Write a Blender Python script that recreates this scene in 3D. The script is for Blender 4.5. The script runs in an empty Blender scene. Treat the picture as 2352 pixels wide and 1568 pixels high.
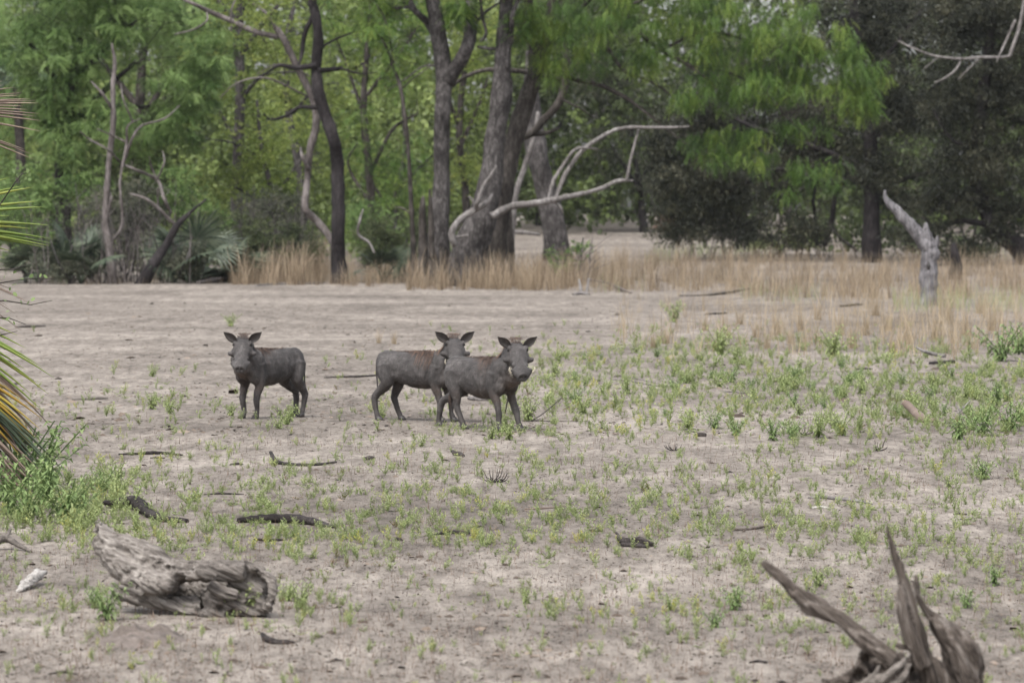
import bpy, math, random
import numpy as np
from mathutils import Vector, Matrix, noise
random.seed(7)
RNG = np.random.default_rng(11)
C = bpy.context.scene.collection
SC = bpy.context.scene
R = math.radians

# ------------------------------------------------------------------ camera
CAM_H, FPX, CX, CY, HOR = 2.0, 8892.0, 1176.0, 784.0, 481.0     # pixel frame 2352 x 1568
PITCH = math.atan((CY - HOR) / FPX)
cam_d = bpy.data.cameras.new('camera')
cam_d.sensor_width = 36.0
cam_d.lens = FPX / 2352 * 36.0
cam_d.clip_start, cam_d.clip_end = 0.5, 3000
cam_d.dof.use_dof = True
cam_d.dof.focus_distance = 29.5
cam_d.dof.aperture_fstop = 5.0
cam = bpy.data.objects.new('camera', cam_d)
cam.location = (0, 0, CAM_H)
cam.rotation_euler = (math.pi / 2 - PITCH, 0, 0)
C.objects.link(cam)
SC.camera = cam

# ------------------------------------------------------------------ sky, sun, exposure
SUN_EL, SUN_AZ = R(58), R(205)
world = bpy.data.worlds.new('World')
SC.world = world
world.use_nodes = True
wn, wl = world.node_tree.nodes, world.node_tree.links
bg = wn['Background']
sky = wn.new('ShaderNodeTexSky')
sky.sky_type = 'NISHITA'
sky.sun_disc = False
sky.sun_elevation, sky.sun_rotation = SUN_EL, SUN_AZ
sky.air_density, sky.dust_density, sky.ozone_density = 1.0, 4.0, 1.0
hs = wn.new('ShaderNodeHueSaturation')
hs.inputs['Saturation'].default_value = 0.30                    # an overcast, milky sky
wl.new(sky.outputs[0], hs.inputs['Color'])
wl.new(hs.outputs[0], bg.inputs['Color'])
bg.inputs['Strength'].default_value = 0.15
sun_d = bpy.data.lights.new('sun', 'SUN')
sun_d.energy, sun_d.angle, sun_d.color = 1.5, R(20), (1.0, 0.96, 0.90)
sun = bpy.data.objects.new('sun', sun_d)
sun.rotation_euler = (math.pi / 2 - SUN_EL, 0, math.pi - SUN_AZ)
# light arrives from behind and to the left of the camera
sd = Vector((math.sin(SUN_AZ) * math.cos(SUN_EL), math.cos(SUN_AZ) * math.cos(SUN_EL), math.sin(SUN_EL)))
sun.rotation_euler = sd.to_track_quat('Z', 'Y').to_euler()
C.objects.link(sun)
SC.view_settings.view_transform = 'Standard'
SC.view_settings.look = 'None'
SC.view_settings.gamma = 1
SC.view_settings.use_curve_mapping = False
SC.view_settings.exposure = 0.95

# ------------------------------------------------------------------ placing helpers
_sn = [(RNG.uniform(.25, 1.6), RNG.uniform(0, 6.28), RNG.uniform(0, 6.28)) for _ in range(14)]
def hz(x, y):
    """height of the ground"""
    x = np.asarray(x, float); y = np.asarray(y, float)
    z = np.zeros(np.broadcast(x, y).shape)
    for k, a, p in _sn:
        z = z + np.sin(k * (x * math.cos(a) + y * math.sin(a)) + p) * .006
    t = np.clip((y - 112) / 90, 0, 1)
    return z + t * t * (3 - 2 * t) * 1.35
_sm = [(k*math.cos(a), k*math.sin(a), p) for k, a, p in _sn]
def hz1(x, y):
    z = 0.0
    for kx, ky, p in _sm: z += math.sin(kx*x + ky*y + p)
    t = min(max((y - 112) / 90, 0), 1)
    return z*.006 + t * t * (3 - 2 * t) * 1.35
def ray(x, y):
    dx, dy = (x - CX) / FPX, -(y - CY) / FPX
    c, s = math.cos(PITCH), math.sin(PITCH)
    return Vector((dx, c + dy * s, -s + dy * c))
def at(x, y, Y):
    r = ray(x, y)
    return Vector((0, 0, CAM_H)) + r * (Y / r.y)
def gp(x, y):
    """point of the ground seen at a pixel"""
    r = ray(x, y)
    z = 0.0
    for _ in range(7 if y > 700 else 30):
        t = (CAM_H - z) / max(-r.z, 1e-5)
        t = min(t, 400)
        z = .5 * z + .5 * hz1(r.x * t, r.y * t)
    return Vector((r.x * t, r.y * t, z))
def ppm(Y): return FPX / Y
def Z1(p): return [(q[0]*.43953, q[1]*.43953, *[v*.43953 for v in q[2:]]) for q in p]
def Z2(p): return [(q[0]*.45767+631.6, q[1]*.45767, *[v*.45767 for v in q[2:]]) for q in p]
def Z3(p): return [(q[0]*.45777+1435.5, q[1]*.45777, *[v*.45777 for v in q[2:]]) for q in p]
def Z6(p): return [(q[0]*.3418, q[1]*.3418+1091, *[v*.3418 for v in q[2:]]) for q in p]
def Z7(p): return [(q[0]*.36523+1493, q[1]*.36523+1091, *[v*.36523 for v in q[2:]]) for q in p]
def Z8(p): return [(q[0]*.43847+1320.7, q[1]*.43847+631.6, *[v*.43847 for v in q[2:]]) for q in p]

# ------------------------------------------------------------------ objects helpers
def tag(o, label=None, cat=None, group=None, kind=None):
    if label: o['label'] = label
    if cat: o['category'] = cat
    if group: o['group'] = group
    if kind: o['kind'] = kind
    return o
def empty(name, loc, label, cat, group=None):
    o = bpy.data.objects.new(name, None)
    o.empty_display_size = .2
    C.objects.link(o); o.location = loc
    return tag(o, label, cat, group)
def np_mesh(name, V, F, tint=None, smooth=False):
    """V (n,3); F list of arrays (m,3)/(m,4)"""
    me = bpy.data.meshes.new(name)
    V = np.ascontiguousarray(V, np.float32)
    if not isinstance(F, list): F = [F]
    F = [np.asarray(f, np.int32) for f in F if len(f)]
    me.vertices.add(len(V)); me.vertices.foreach_set('co', V.ravel())
    loops = np.concatenate([f.ravel() for f in F])
    tot = np.concatenate([np.full(len(f), f.shape[1], np.int32) for f in F])
    me.loops.add(len(loops)); me.loops.foreach_set('vertex_index', loops)
    me.polygons.add(len(tot))
    st = np.concatenate([[0], np.cumsum(tot)[:-1]]).astype(np.int32)
    me.polygons.foreach_set('loop_start', st)
    if smooth: me.polygons.foreach_set('use_smooth', np.ones(len(tot), bool))
    me.update(calc_edges=True)
    if tint is not None:
        a = me.attributes.new('tint', 'FLOAT', 'POINT')
        a.data.foreach_set('value', np.ascontiguousarray(tint, np.float32))
    return me
def link(name, me, mat, parent=None, loc=None, world_coords=True):
    o = bpy.data.objects.new(name, me)
    C.objects.link(o)
    if mat and not me.materials: me.materials.append(mat)
    if parent is not None:
        o.parent = parent
        if world_coords: o.matrix_parent_inverse = Matrix.Translation(parent.location).inverted()
    if loc is not None: o.location = loc
    return o

class MB:
    """collects tubes and sheets into one mesh"""
    def __init__(s): s.V, s.Q, s.T, s.n, s.t = [], [], [], 0, []
    def add(s, V, Q=None, T=None, tint=.5):
        V = np.asarray(V, float)
        if Q is not None and len(Q): s.Q.append(np.asarray(Q) + s.n)
        if T is not None and len(T): s.T.append(np.asarray(T) + s.n)
        s.V.append(V); s.n += len(V)
        s.t.append(np.full(len(V), tint) if np.isscalar(tint) else np.asarray(tint))
    def tube(s, pts, rad, sides=9, rough=.12, freq=4.0, cap=True, flat=1.0, step=None, seed=0, tint=.5):
        V, Q, T = tube(pts, rad, sides, rough, freq, cap, flat, step, seed)
        s.add(V, Q, T, tint)
    def mesh(s, name, smooth=True):
        F = []
        if s.Q: F.append(np.concatenate(s.Q))
        if s.T: F.append(np.concatenate(s.T))
        return np_mesh(name, np.concatenate(s.V), F, np.concatenate(s.t), smooth)
    def build(s, name, mat, parent=None, smooth=True):
        return link(name, s.mesh(name, smooth), mat, parent)

def resample(pts, rad, step):
    P = [np.array(p, float) for p in pts]
    P = [2*P[0]-P[1]] + P + [2*P[-1]-P[-2]]
    Rr = [rad[0]] + list(rad) + [rad[-1]]
    op, orr = [], []
    for i in range(1, len(P)-2):
        n = max(1, int(np.linalg.norm(P[i+1]-P[i]) / step))
        for k in range(n):
            t = k / n
            a, b, c, d = P[i-1], P[i], P[i+1], P[i+2]
            op.append(.5*((2*b)+(-a+c)*t+(2*a-5*b+4*c-d)*t*t+(-a+3*b-3*c+d)*t**3))
            orr.append(Rr[i]*(1-t)+Rr[i+1]*t)
    op.append(P[-2]); orr.append(Rr[-2])
    return np.array(op), np.array(orr)
def tube(pts, rad, sides=9, rough=.12, freq=4.0, cap=True, flat=1.0, step=None, seed=0):
    if step is None: step = max(np.mean(rad) * 1.5, .02)
    P, r = resample(pts, rad, step)
    n = len(P)
    tan = np.gradient(P, axis=0)
    tan /= np.linalg.norm(tan, axis=1)[:, None] + 1e-9
    up = np.array([0, 0, 1.]) if abs(tan[0][2]) < .9 else np.array([0, 1., 0])
    V = np.zeros((n, sides, 3))
    u = np.cross(tan[0], up); u /= np.linalg.norm(u)
    for i in range(n):
        u = u - tan[i] * np.dot(u, tan[i]); u /= np.linalg.norm(u) + 1e-9
        v = np.cross(tan[i], u)
        for k in range(sides):
            a = 2 * math.pi * k / sides
            d = u * math.cos(a) + v * math.sin(a) * flat
            q = P[i] + d * r[i]
            if rough:
                m = 1 + rough * (noise.noise(Vector(q * freq) + Vector((seed, 0, 0))) + .5 * noise.noise(Vector(q * freq * 2.7)))
                q = P[i] + d * r[i] * m
            V[i, k] = q
    V = V.reshape(-1, 3)
    i, k = np.meshgrid(np.arange(n-1), np.arange(sides), indexing='ij')
    k2 = (k + 1) % sides
    Q = np.stack([i*sides+k, i*sides+k2, (i+1)*sides+k2, (i+1)*sides+k], -1).reshape(-1, 4)
    T = []
    if cap:
        V = np.concatenate([V, P[:1], P[-1:]])
        b, e = n*sides, n*sides+1
        for k in range(sides):
            T.append((b, (k+1) % sides, k)); T.append((e, (n-1)*sides+k, (n-1)*sides+(k+1) % sides))
    return V, Q, np.array(T, int).reshape(-1, 3)

# ------------------------------------------------------------------ materials
def mat_new(name):
    m = bpy.data.materials.new(name); m.use_nodes = True
    nt = m.node_tree
    b = nt.nodes['Principled BSDF']
    return m, nt.nodes, nt.links, b
def ramp(N, L, src, stops):
    r = N.new('ShaderNodeValToRGB')
    e = r.color_ramp.elements
    while len(e) < len(stops): e.new(.5)
    for el, (p, c) in zip(e, stops):
        el.position = p; el.color = (*c, 1)
    L.new(src, r.inputs['Fac'])
    return r.outputs['Color']
def noise_n(N, L, co, scale, detail=4, rough=.6, dist=0):
    t = N.new('ShaderNodeTexNoise')
    t.inputs['Scale'].default_value = scale; t.inputs['Detail'].default_value = detail
    t.inputs['Roughness'].default_value = rough; t.inputs['Distortion'].default_value = dist
    L.new(co, t.inputs['Vector'])
    return t.outputs['Fac']
def mapped(N, L, scale=(1, 1, 1), kind='Object', rot=(0, 0, 0)):
    tc = N.new('ShaderNodeTexCoord'); mp = N.new('ShaderNodeMapping')
    mp.inputs['Scale'].default_value = scale; mp.inputs['Rotation'].default_value = rot
    if rot != (0, 0, 0):                                            # grain along a slanting axis
        mp.vector_type = 'TEXTURE'; mp.inputs['Scale'].default_value = tuple(1/s_ for s_ in scale)
    L.new(tc.outputs[kind], mp.inputs['Vector'])
    return mp.outputs['Vector']
def bump(N, L, b, h, strength, dist):
    bp = N.new('ShaderNodeBump')
    bp.inputs['Strength'].default_value = strength; bp.inputs['Distance'].default_value = dist
    L.new(h, bp.inputs['Height']); L.new(bp.outputs['Normal'], b.inputs['Normal'])
def mixc(N, L, f, a, b, mode='MIX'):
    m = N.new('ShaderNodeMix'); m.data_type = 'RGBA'; m.blend_type = mode
    for s, v in ((m.inputs[0], f), (m.inputs[6], a), (m.inputs[7], b)):
        if hasattr(v, 'is_output'): L.new(v, s)
        elif isinstance(v, (int, float)): s.default_value = v
        else: s.default_value = (*v, 1)
    return m.outputs[2]
def mathn(N, L, op, a, b=0.0):
    m = N.new('ShaderNodeMath'); m.operation = op
    for s, v in ((m.inputs[0], a), (m.inputs[1], b)):
        if hasattr(v, 'is_output'): L.new(v, s)
        else: s.default_value = v
    return m.outputs[0]

def leaf_mat(name, stops, trans=.35, rough=.55, var=.5):
    m, N, L, b = mat_new(name)
    at_ = N.new('ShaderNodeAttribute'); at_.attribute_name = 'tint'
    nz = noise_n(N, L, mapped(N, L), var, 3)
    f = mathn(N, L, 'ADD', mathn(N, L, 'MULTIPLY', at_.outputs['Fac'], .7), mathn(N, L, 'MULTIPLY', mathn(N, L, 'SUBTRACT', nz, .35), .9))
    col = ramp(N, L, f, stops)
    L.new(col, b.inputs['Base Color'])
    b.inputs['Roughness'].default_value = rough
    b.inputs['Specular IOR Level'].default_value = .3
    t = N.new('ShaderNodeBsdfTranslucent'); L.new(col, t.inputs['Color'])
    mx = N.new('ShaderNodeMixShader'); mx.inputs[0].default_value = trans
    L.new(b.outputs[0], mx.inputs[1]); L.new(t.outputs[0], mx.inputs[2])
    L.new(mx.outputs[0], N['Material Output'].inputs['Surface'])
    return m
def wood_mat(name, dark, mid, light, zs=.18, sc=14, rough=.9, bstr=.8, bd=.02, rot=(0, 0, 0)):
    m, N, L, b = mat_new(name)
    v = mapped(N, L, (1, 1, zs), rot=rot)
    n1 = noise_n(N, L, v, sc, 6, .65, .4); n2 = noise_n(N, L, mapped(N, L), 2.2, 4)
    n3 = noise_n(N, L, v, sc * 3.5, 3, .6)
    f = mathn(N, L, 'ADD', mathn(N, L, 'MULTIPLY', n1, .6), mathn(N, L, 'MULTIPLY', n2, .4))
    f = mathn(N, L, 'ADD', f, mathn(N, L, 'MULTIPLY', mathn(N, L, 'SUBTRACT', n3, .5), .35))
    L.new(ramp(N, L, f, [(.33, dark), (.5, mid), (.68, light)]), b.inputs['Base Color'])
    b.inputs['Roughness'].default_value = rough; b.inputs['Specular IOR Level'].default_value = .2
    bump(N, L, b, mathn(N, L, 'ADD', n1, mathn(N, L, 'MULTIPLY', n3, .4)), bstr, bd)
    return m
M = {}
M['bark_grey'] = wood_mat('bark_grey', (.011, .010, .010), (.052, .047, .046), (.175, .163, .16), .3, 13, bd=.05)
M['bark_dark'] = wood_mat('bark_dark', (.008, .007, .0075), (.022, .019, .02), (.055, .048, .05), .2, 12, bd=.05)
M['bark_brown'] = wood_mat('bark_brown', (.012, .010, .009), (.045, .039, .035), (.12, .107, .098), .2, 12, bd=.04)
M['dead_pale'] = wood_mat('dead_pale', (.05, .045, .043), (.15, .138, .133), (.31, .295, .29), .3, 16, bd=.015)
M['dead_rose'] = wood_mat('dead_rose', (.04, .034, .032), (.115, .10, .096), (.23, .21, .205), .25, 14, bd=.015)
M['driftwood'] = wood_mat('driftwood', (.03, .026, .023), (.12, .106, .095), (.25, .225, .205), 1, 26, bd=.006, bstr=.7)
M['driftlog'] = wood_mat('driftlog', (.020, .017, .015), (.155, .138, .125), (.34, .315, .29), .09, 30, rot=(0, R(116), 0), bd=.012, bstr=1.0)
M['driftdark'] = wood_mat('driftdark', (.007, .006, .006), (.026, .022, .021), (.085, .075, .072), 1, 26, bd=.008)
for k_, a_ in ((0, 130), (1, 166), (2, 148)): M['root_wood%d' % k_] = wood_mat('root_wood', (.018, .014, .012), (.095, .079, .068), (.25, .226, .21), .07, 42, bd=.008, rot=(0, R(a_), 0))
M['root_wood'] = M['root_wood0']
M['stump_grey'] = wood_mat('stump_grey', (.03, .028, .03), (.15, .143, .15), (.32, .31, .32), .06, 22, bd=.03)
M['stone'] = wood_mat('stone', (.02, .017, .015), (.05, .043, .039), (.10, .09, .085), 1, 30, bd=.004)
M['white_bit'] = wood_mat('white_bit', (.12, .11, .10), (.36, .34, .32), (.52, .5, .48), 1, 40, bd=.004)

M['leaf_feather'] = leaf_mat('leaf_feather', [(.15, (.045, .09, .026)), (.45, (.135, .215, .066)), (.85, (.26, .36, .13))])
M['leaf_lime'] = leaf_mat('leaf_lime', [(.2, (.09, .13, .03)), (.5, (.19, .25, .06)), (.85, (.32, .36, .10))])
M['leaf_canopy'] = leaf_mat('leaf_canopy', [(.15, (.034, .075, .016)), (.5, (.095, .17, .034)), (.9, (.24, .31, .06))])
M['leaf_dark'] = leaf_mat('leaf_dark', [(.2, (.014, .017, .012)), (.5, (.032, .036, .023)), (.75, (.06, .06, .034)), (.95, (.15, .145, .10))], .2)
M['leaf_far'] = leaf_mat('leaf_far', [(.1, (.03, .038, .018)), (.4, (.07, .095, .036)), (.65, (.145, .195, .055)), (.95, (.27, .33, .11))], .35, var=.12)
M['leaf_olive'] = leaf_mat('leaf_olive', [(.2, (.035, .05, .022)), (.5, (.08, .10, .045)), (.85, (.15, .17, .08))])
M['leaf_grey'] = leaf_mat('leaf_grey', [(.2, (.05, .06, .04)), (.5, (.11, .12, .085)), (.85, (.20, .20, .14))])
M['palm_dark'] = leaf_mat('palm_dark', [(.2, (.03, .045, .03)), (.5, (.065, .09, .058)), (.85, (.14, .165, .11))], .15, .4)
M['palm_far'] = leaf_mat('palm_far', [(.2, (.08, .12, .07)), (.5, (.14, .20, .12)), (.85, (.24, .30, .2))], .2, .4)
M['palm_green'] = leaf_mat('palm_green', [(.15, (.10, .16, .035)), (.5, (.18, .24, .05)), (.9, (.32, .33, .07))], .2, .4, 2)
M['palm_dry'] = leaf_mat('palm_dry', [(.15, (.09, .062, .045)), (.5, (.19, .145, .12)), (.9, (.36, .28, .21))], .1, .6, 3)
M['palm_orange'] = leaf_mat('palm_orange', [(.15, (.22, .13, .02)), (.5, (.34, .22, .035)), (.9, (.36, .33, .06))], .15, .5, 3)
M['herb'] = leaf_mat('herb', [(.03, (.20, .14, .07)), (.12, (.18, .225, .085)), (.45, (.28, .34, .14)), (.75, (.36, .415, .20)), (.97, (.46, .43, .10))], .42, .55, .4)
M['herb_deep'] = leaf_mat('herb_deep', [(.1, (.10, .16, .06)), (.5, (.20, .28, .11)), (.9, (.31, .39, .17))], .35, .55, .6)
M['dry_grass'] = leaf_mat('dry_grass', [(.1, (.12, .088, .060)), (.45, (.275, .21, .142)), (.9, (.47, .385, .28))], .3, .7, .5)
M['straw'] = leaf_mat('straw', [(.05, (.20, .155, .10)), (.45, (.36, .285, .19)), (.9, (.52, .43, .30))], .3, .7, .5)
M['dry_stem'] = leaf_mat('dry_stem', [(.15, (.065, .04, .028)), (.5, (.15, .095, .07)), (.9, (.27, .20, .15))], .1, .8, 1)
M['litter'] = leaf_mat('litter', [(.1, (.02, .016, .014)), (.5, (.10, .075, .058)), (.9, (.26, .21, .17))], 0, .9, 1)

m, N, L, b = mat_new('sand')
v = mapped(N, L)
big = noise_n(N, L, v, .22, 4, .6, .5); mid = noise_n(N, L, mapped(N, L, (1, .24, 1)), 4.0, 5, .62, .2); va = mapped(N, L, (1, .3, 1)); fine = noise_n(N, L, va, 15, 5, .7); grit = noise_n(N, L, va, 75, 3, .7)
f = mathn(N, L, 'ADD', mathn(N, L, 'MULTIPLY', big, .40), mathn(N, L, 'MULTIPLY', mid, .42))
f = mathn(N, L, 'ADD', f, mathn(N, L, 'MULTIPLY', fine, .28))
sandc = ramp(N, L, f, [(.40, (.096, .084, .074)), (.49, (.147, .129, .114)), (.56, (.200, .177, .156)), (.67, (.305, .274, .243))])
spk = ramp(N, L, mathn(N, L, 'ADD', mathn(N, L, 'MULTIPLY', grit, .6), mathn(N, L, 'MULTIPLY', fine, .4)), [(.36, (.34, .31, .29)), (.49, (1, 1, 1)), (.7, (1.08, 1.07, 1.05))])
L.new(mixc(N, L, 1.0, sandc, spk, 'MULTIPLY'), b.inputs['Base Color'])
b.inputs['Roughness'].default_value = .95; b.inputs['Specular IOR Level'].default_value = .1
bump(N, L, b, mathn(N, L, 'ADD', mathn(N, L, 'MULTIPLY', mid, .5), mathn(N, L, 'ADD', fine, mathn(N, L, 'MULTIPLY', grit, .4))), .55, .025)
M['sand'] = m

m, N, L, b = mat_new('warthog_skin')
v = mapped(N, L)
n1 = noise_n(N, L, v, 4.5, 5, .6); n2 = noise_n(N, L, mapped(N, L, (1, 1, .25)), 70, 4, .6); n3 = noise_n(N, L, v, 18, 4)
f = mathn(N, L, 'ADD', mathn(N, L, 'MULTIPLY', n1, .6), mathn(N, L, 'MULTIPLY', n2, .25)); f = mathn(N, L, 'ADD', f, mathn(N, L, 'MULTIPLY', n3, .15))
col = ramp(N, L, f, [(.36, (.031, .0285, .028)), (.5, (.058, .053, .052)), (.63, (.112, .104, .102))])
geo = N.new('ShaderNodeAttribute'); geo.attribute_name = 'mud'
col = mixc(N, L, mathn(N, L, 'MULTIPLY', geo.outputs['Fac'], .75), col, (.125, .082, .06))
geo2 = N.new('ShaderNodeAttribute'); geo2.attribute_name = 'dusk'
col = mixc(N, L, geo2.outputs['Fac'], col, (.045, .039, .037))  # darker hide: painted leg shade, eye patches and nostrils
L.new(col, b.inputs['Base Color'])
b.inputs['Roughness'].default_value = .72; b.inputs['Specular IOR Level'].default_value = .3
bump(N, L, b, mathn(N, L, 'ADD', n2, n3), .5, .01)
M['skin'] = m
def plain(name, c, rough=.7, amt=.3):
    m, N, L, b = mat_new(name)
    n = noise_n(N, L, mapped(N, L), 25, 4)
    L.new(ramp(N, L, n, [(.3, tuple(x * (1 - amt) for x in c)), (.7, tuple(x * (1 + amt) for x in c))]), b.inputs['Base Color'])
    b.inputs['Roughness'].default_value = rough
    return m
M['ear_in'] = plain('ear_skin', (.055, .047, .044))
M['hoof'] = plain('hoof', (.03, .026, .025), .5)
M['eye'] = plain('eye', (.006, .005, .005), .15)
M['tusk'] = plain('tusk', (.52, .47, .38), .4, .15)
M['mane'] = leaf_mat('mane', [(.1, (.045, .035, .031)), (.5, (.10, .065, .05)), (.9, (.23, .14, .095))], 0, .7, 6)
M['bristle'] = leaf_mat('bristle', [(.1, (.026, .025, .025)), (.5, (.066, .061, .06)), (.9, (.14, .122, .112))], 0, .7, 6)
M['whisker'] = plain('whisker', (.42, .38, .31), .6)

# ------------------------------------------------------------------ ground
ys = 6 * (1.0135 ** np.arange(0, 385)); ys = np.concatenate([[-40, 0, 3], ys[ys < 560]])
xs = np.concatenate([-np.geomspace(9.2, 320, 52)[::-1], np.arange(-9, 9.01, .2), np.geomspace(9.2, 320, 52)])
X, Y = np.meshgrid(xs, ys)
Zg = hz(X, Y)
nx, ny = len(xs), len(ys)
i, j = np.meshgrid(np.arange(ny-1), np.arange(nx-1), indexing='ij')
Fq = np.stack([i*nx+j, i*nx+j+1, (i+1)*nx+j+1, (i+1)*nx+j], -1).reshape(-1, 4)
g = link('ground', np_mesh('ground', np.stack([X, Y, Zg], -1).reshape(-1, 3), Fq, smooth=True), M['sand'])
tag(g, kind='structure')

# ------------------------------------------------------------------ foliage kit
def instance(TV, TF, P, Rm, S, tints):
    """template copied to many places, as arrays"""
    n, k = len(P), len(TV)
    V = np.einsum('nij,kj->nki', Rm, TV) * np.asarray(S)[:, None, None] + P[:, None, :]
    F = (TF[None] + (np.arange(n) * k)[:, None, None]).reshape(-1, TF.shape[1])
    return V.reshape(-1, 3), F, np.repeat(tints, k)
def rot_zyx(az, el, roll):
    ca, sa, ce, se, cr, sr = np.cos(az), np.sin(az), np.cos(el), np.sin(el), np.cos(roll), np.sin(roll)
    x = np.stack([ca*ce, sa*ce, se], -1)
    y0 = np.stack([-sa, ca, np.zeros_like(az)], -1)
    z0 = np.cross(x, y0)
    y = y0 * cr[:, None] + z0 * sr[:, None]
    z = np.cross(x, y)
    return np.stack([x, y, z], -1)
def leaflet(base, dirv, side, L, W, fold=.0):
    base, dirv, side = map(lambda a: np.array(a, float), (base, dirv, side))
    return [base, base + dirv*L*.45 + side*W*.5, base + dirv*L, base + dirv*L*.45 - side*W*.5]
def t_pinnate(pairs=5, L=1.0, ll=.30, lw=.13, droop=.35):
    V, F = [], []
    for i in range(pairs):
        t = (i + .6) / pairs
        p = np.array([t*L, 0, -droop*t*t*L])
        for s in (-1, 1):
            d = np.array([.45, s*.85, -.25]); d /= np.linalg.norm(d)
            sd_ = np.array([.85, -s*.45, .15])
            F.append([len(V)+k for k in range(4)])
            V += leaflet(p, d, sd_, ll*(1 - .4*abs(t-.5)), lw)
    F.append([len(V)+k for k in range(4)])
    V += leaflet([L, 0, -droop*L], [.9, 0, -.4], [0, 1, 0], ll*.9, lw)
    return np.array(V), np.array(F)
def t_sprig(n=6, seed=1, ll=.34, lw=.2, spread=.5):
    r = np.random.default_rng(seed); V, F = [], []
    for i in range(n):
        t = r.uniform(.1, 1)
        d = r.normal(size=3); d[0] += .6; d /= np.linalg.norm(d)
        s = np.cross(d, r.normal(size=3)); s /= np.linalg.norm(s)
        F.append([len(V)+k for k in range(4)])
        V += leaflet([t, r.uniform(-.2, .2)*spread, r.uniform(-.2, .2)*spread], d, s, ll, lw)
    return np.array(V), np.array(F)
T_PIN = t_pinnate(); T_PIN_N = t_pinnate(6, 1, .24, .10, .7); T_SPR = t_sprig(7); T_SPR2 = t_sprig(9, 3, .22, .13, 1.0); T_FAR = t_sprig(6, 5, .5, .35, .9)

def blobs_points(blobs, n, rng, shell=.45):
    """points in a set of ellipsoids, denser towards the outside"""
    w = np.array([b[3]*b[4]*b[5] for b in blobs]) ** .67; w /= w.sum()
    idx = rng.choice(len(blobs), n, p=w)
    B = np.array(blobs)[idx]
    d = rng.normal(size=(n, 3)); d /= np.linalg.norm(d, axis=1)[:, None]
    r = rng.uniform(0, 1, n) ** shell
    return B[:, :3] + d * B[:, 3:6] * r[:, None]
def foliage(clumps, per, crad, tmpl, size, el=(-1.0, .2), rng=None, tvar=.5, flatz=.7):
    rng = rng or np.random.default_rng(5)
    n = len(clumps) * per
    d = rng.normal(size=(n, 3)); d /= np.linalg.norm(d, axis=1)[:, None]
    rr = rng.uniform(0, 1, n) ** .5
    cr = np.repeat(crad * rng.uniform(.55, 1.35, len(clumps)), per)
    off = d * (rr * cr)[:, None]; off[:, 2] *= flatz
    P = np.repeat(clumps, per, 0) + off
    az = np.arctan2(off[:, 1], off[:, 0]) + rng.normal(0, .7, n)
    elv = rng.uniform(el[0], el[1], n)
    Rm = rot_zyx(az, elv, rng.normal(0, .5, n))
    S = rng.uniform(size[0], size[1], n)
    tn = np.clip(np.repeat(rng.uniform(0, 1, len(clumps)), per) * (1 - tvar) + rng.uniform(0, 1, n) * tvar, 0, 1)
    return instance(tmpl[0], tmpl[1], P, Rm, S, tn)
def px_blobs(spec, Y):
    """(x, y, rx, ry, depth offset, depth radius m) pixels -> world ellipsoids"""
    out = []
    for x, y, rx, ry, dy, rz in spec:
        c = at(x, y, Y + dy); k = (Y + dy) / FPX
        out.append((c.x, c.y, c.z, rx*k, rz, ry*k))
    return out
def twigs(anchors, targets, r0, rng, sides=4, sag=.15, mb=None):
    mb = mb or MB()
    A = np.array(anchors)
    for t in targets:
        d = np.linalg.norm((A - t) * np.array([1, .6, 1]), axis=1)
        a = A[rng.choice(np.argsort(d)[:4])]
        L_ = np.linalg.norm(t - a)
        if L_ < .15: continue
        m1 = a + (t - a)*.35 + rng.normal(0, .08, 3)*L_; m2 = a + (t - a)*.7 + rng.normal(0, .07, 3)*L_
        r = r0 * min(1.6, .4 + L_*.25)
        mb.tube([a, m1, m2, t], [r, r*.7, r*.45, r*.15], sides, 0, 1, False, step=L_/4)
    return mb
def limb_pts(pl, Y, wob=0.0, seed=0):
    r = np.random.default_rng(seed + 77)
    k = Y / FPX
    pts, rad = [], []
    for i, q in enumerate(pl):
        dy = q[3] / .45 if len(q) > 3 else 0
        p = at(q[0], q[1], Y + (r.normal(0, wob) if i else 0) + dy)
        pts.append(np.array(p)); rad.append(q[2]*k)
    return pts, rad

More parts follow.
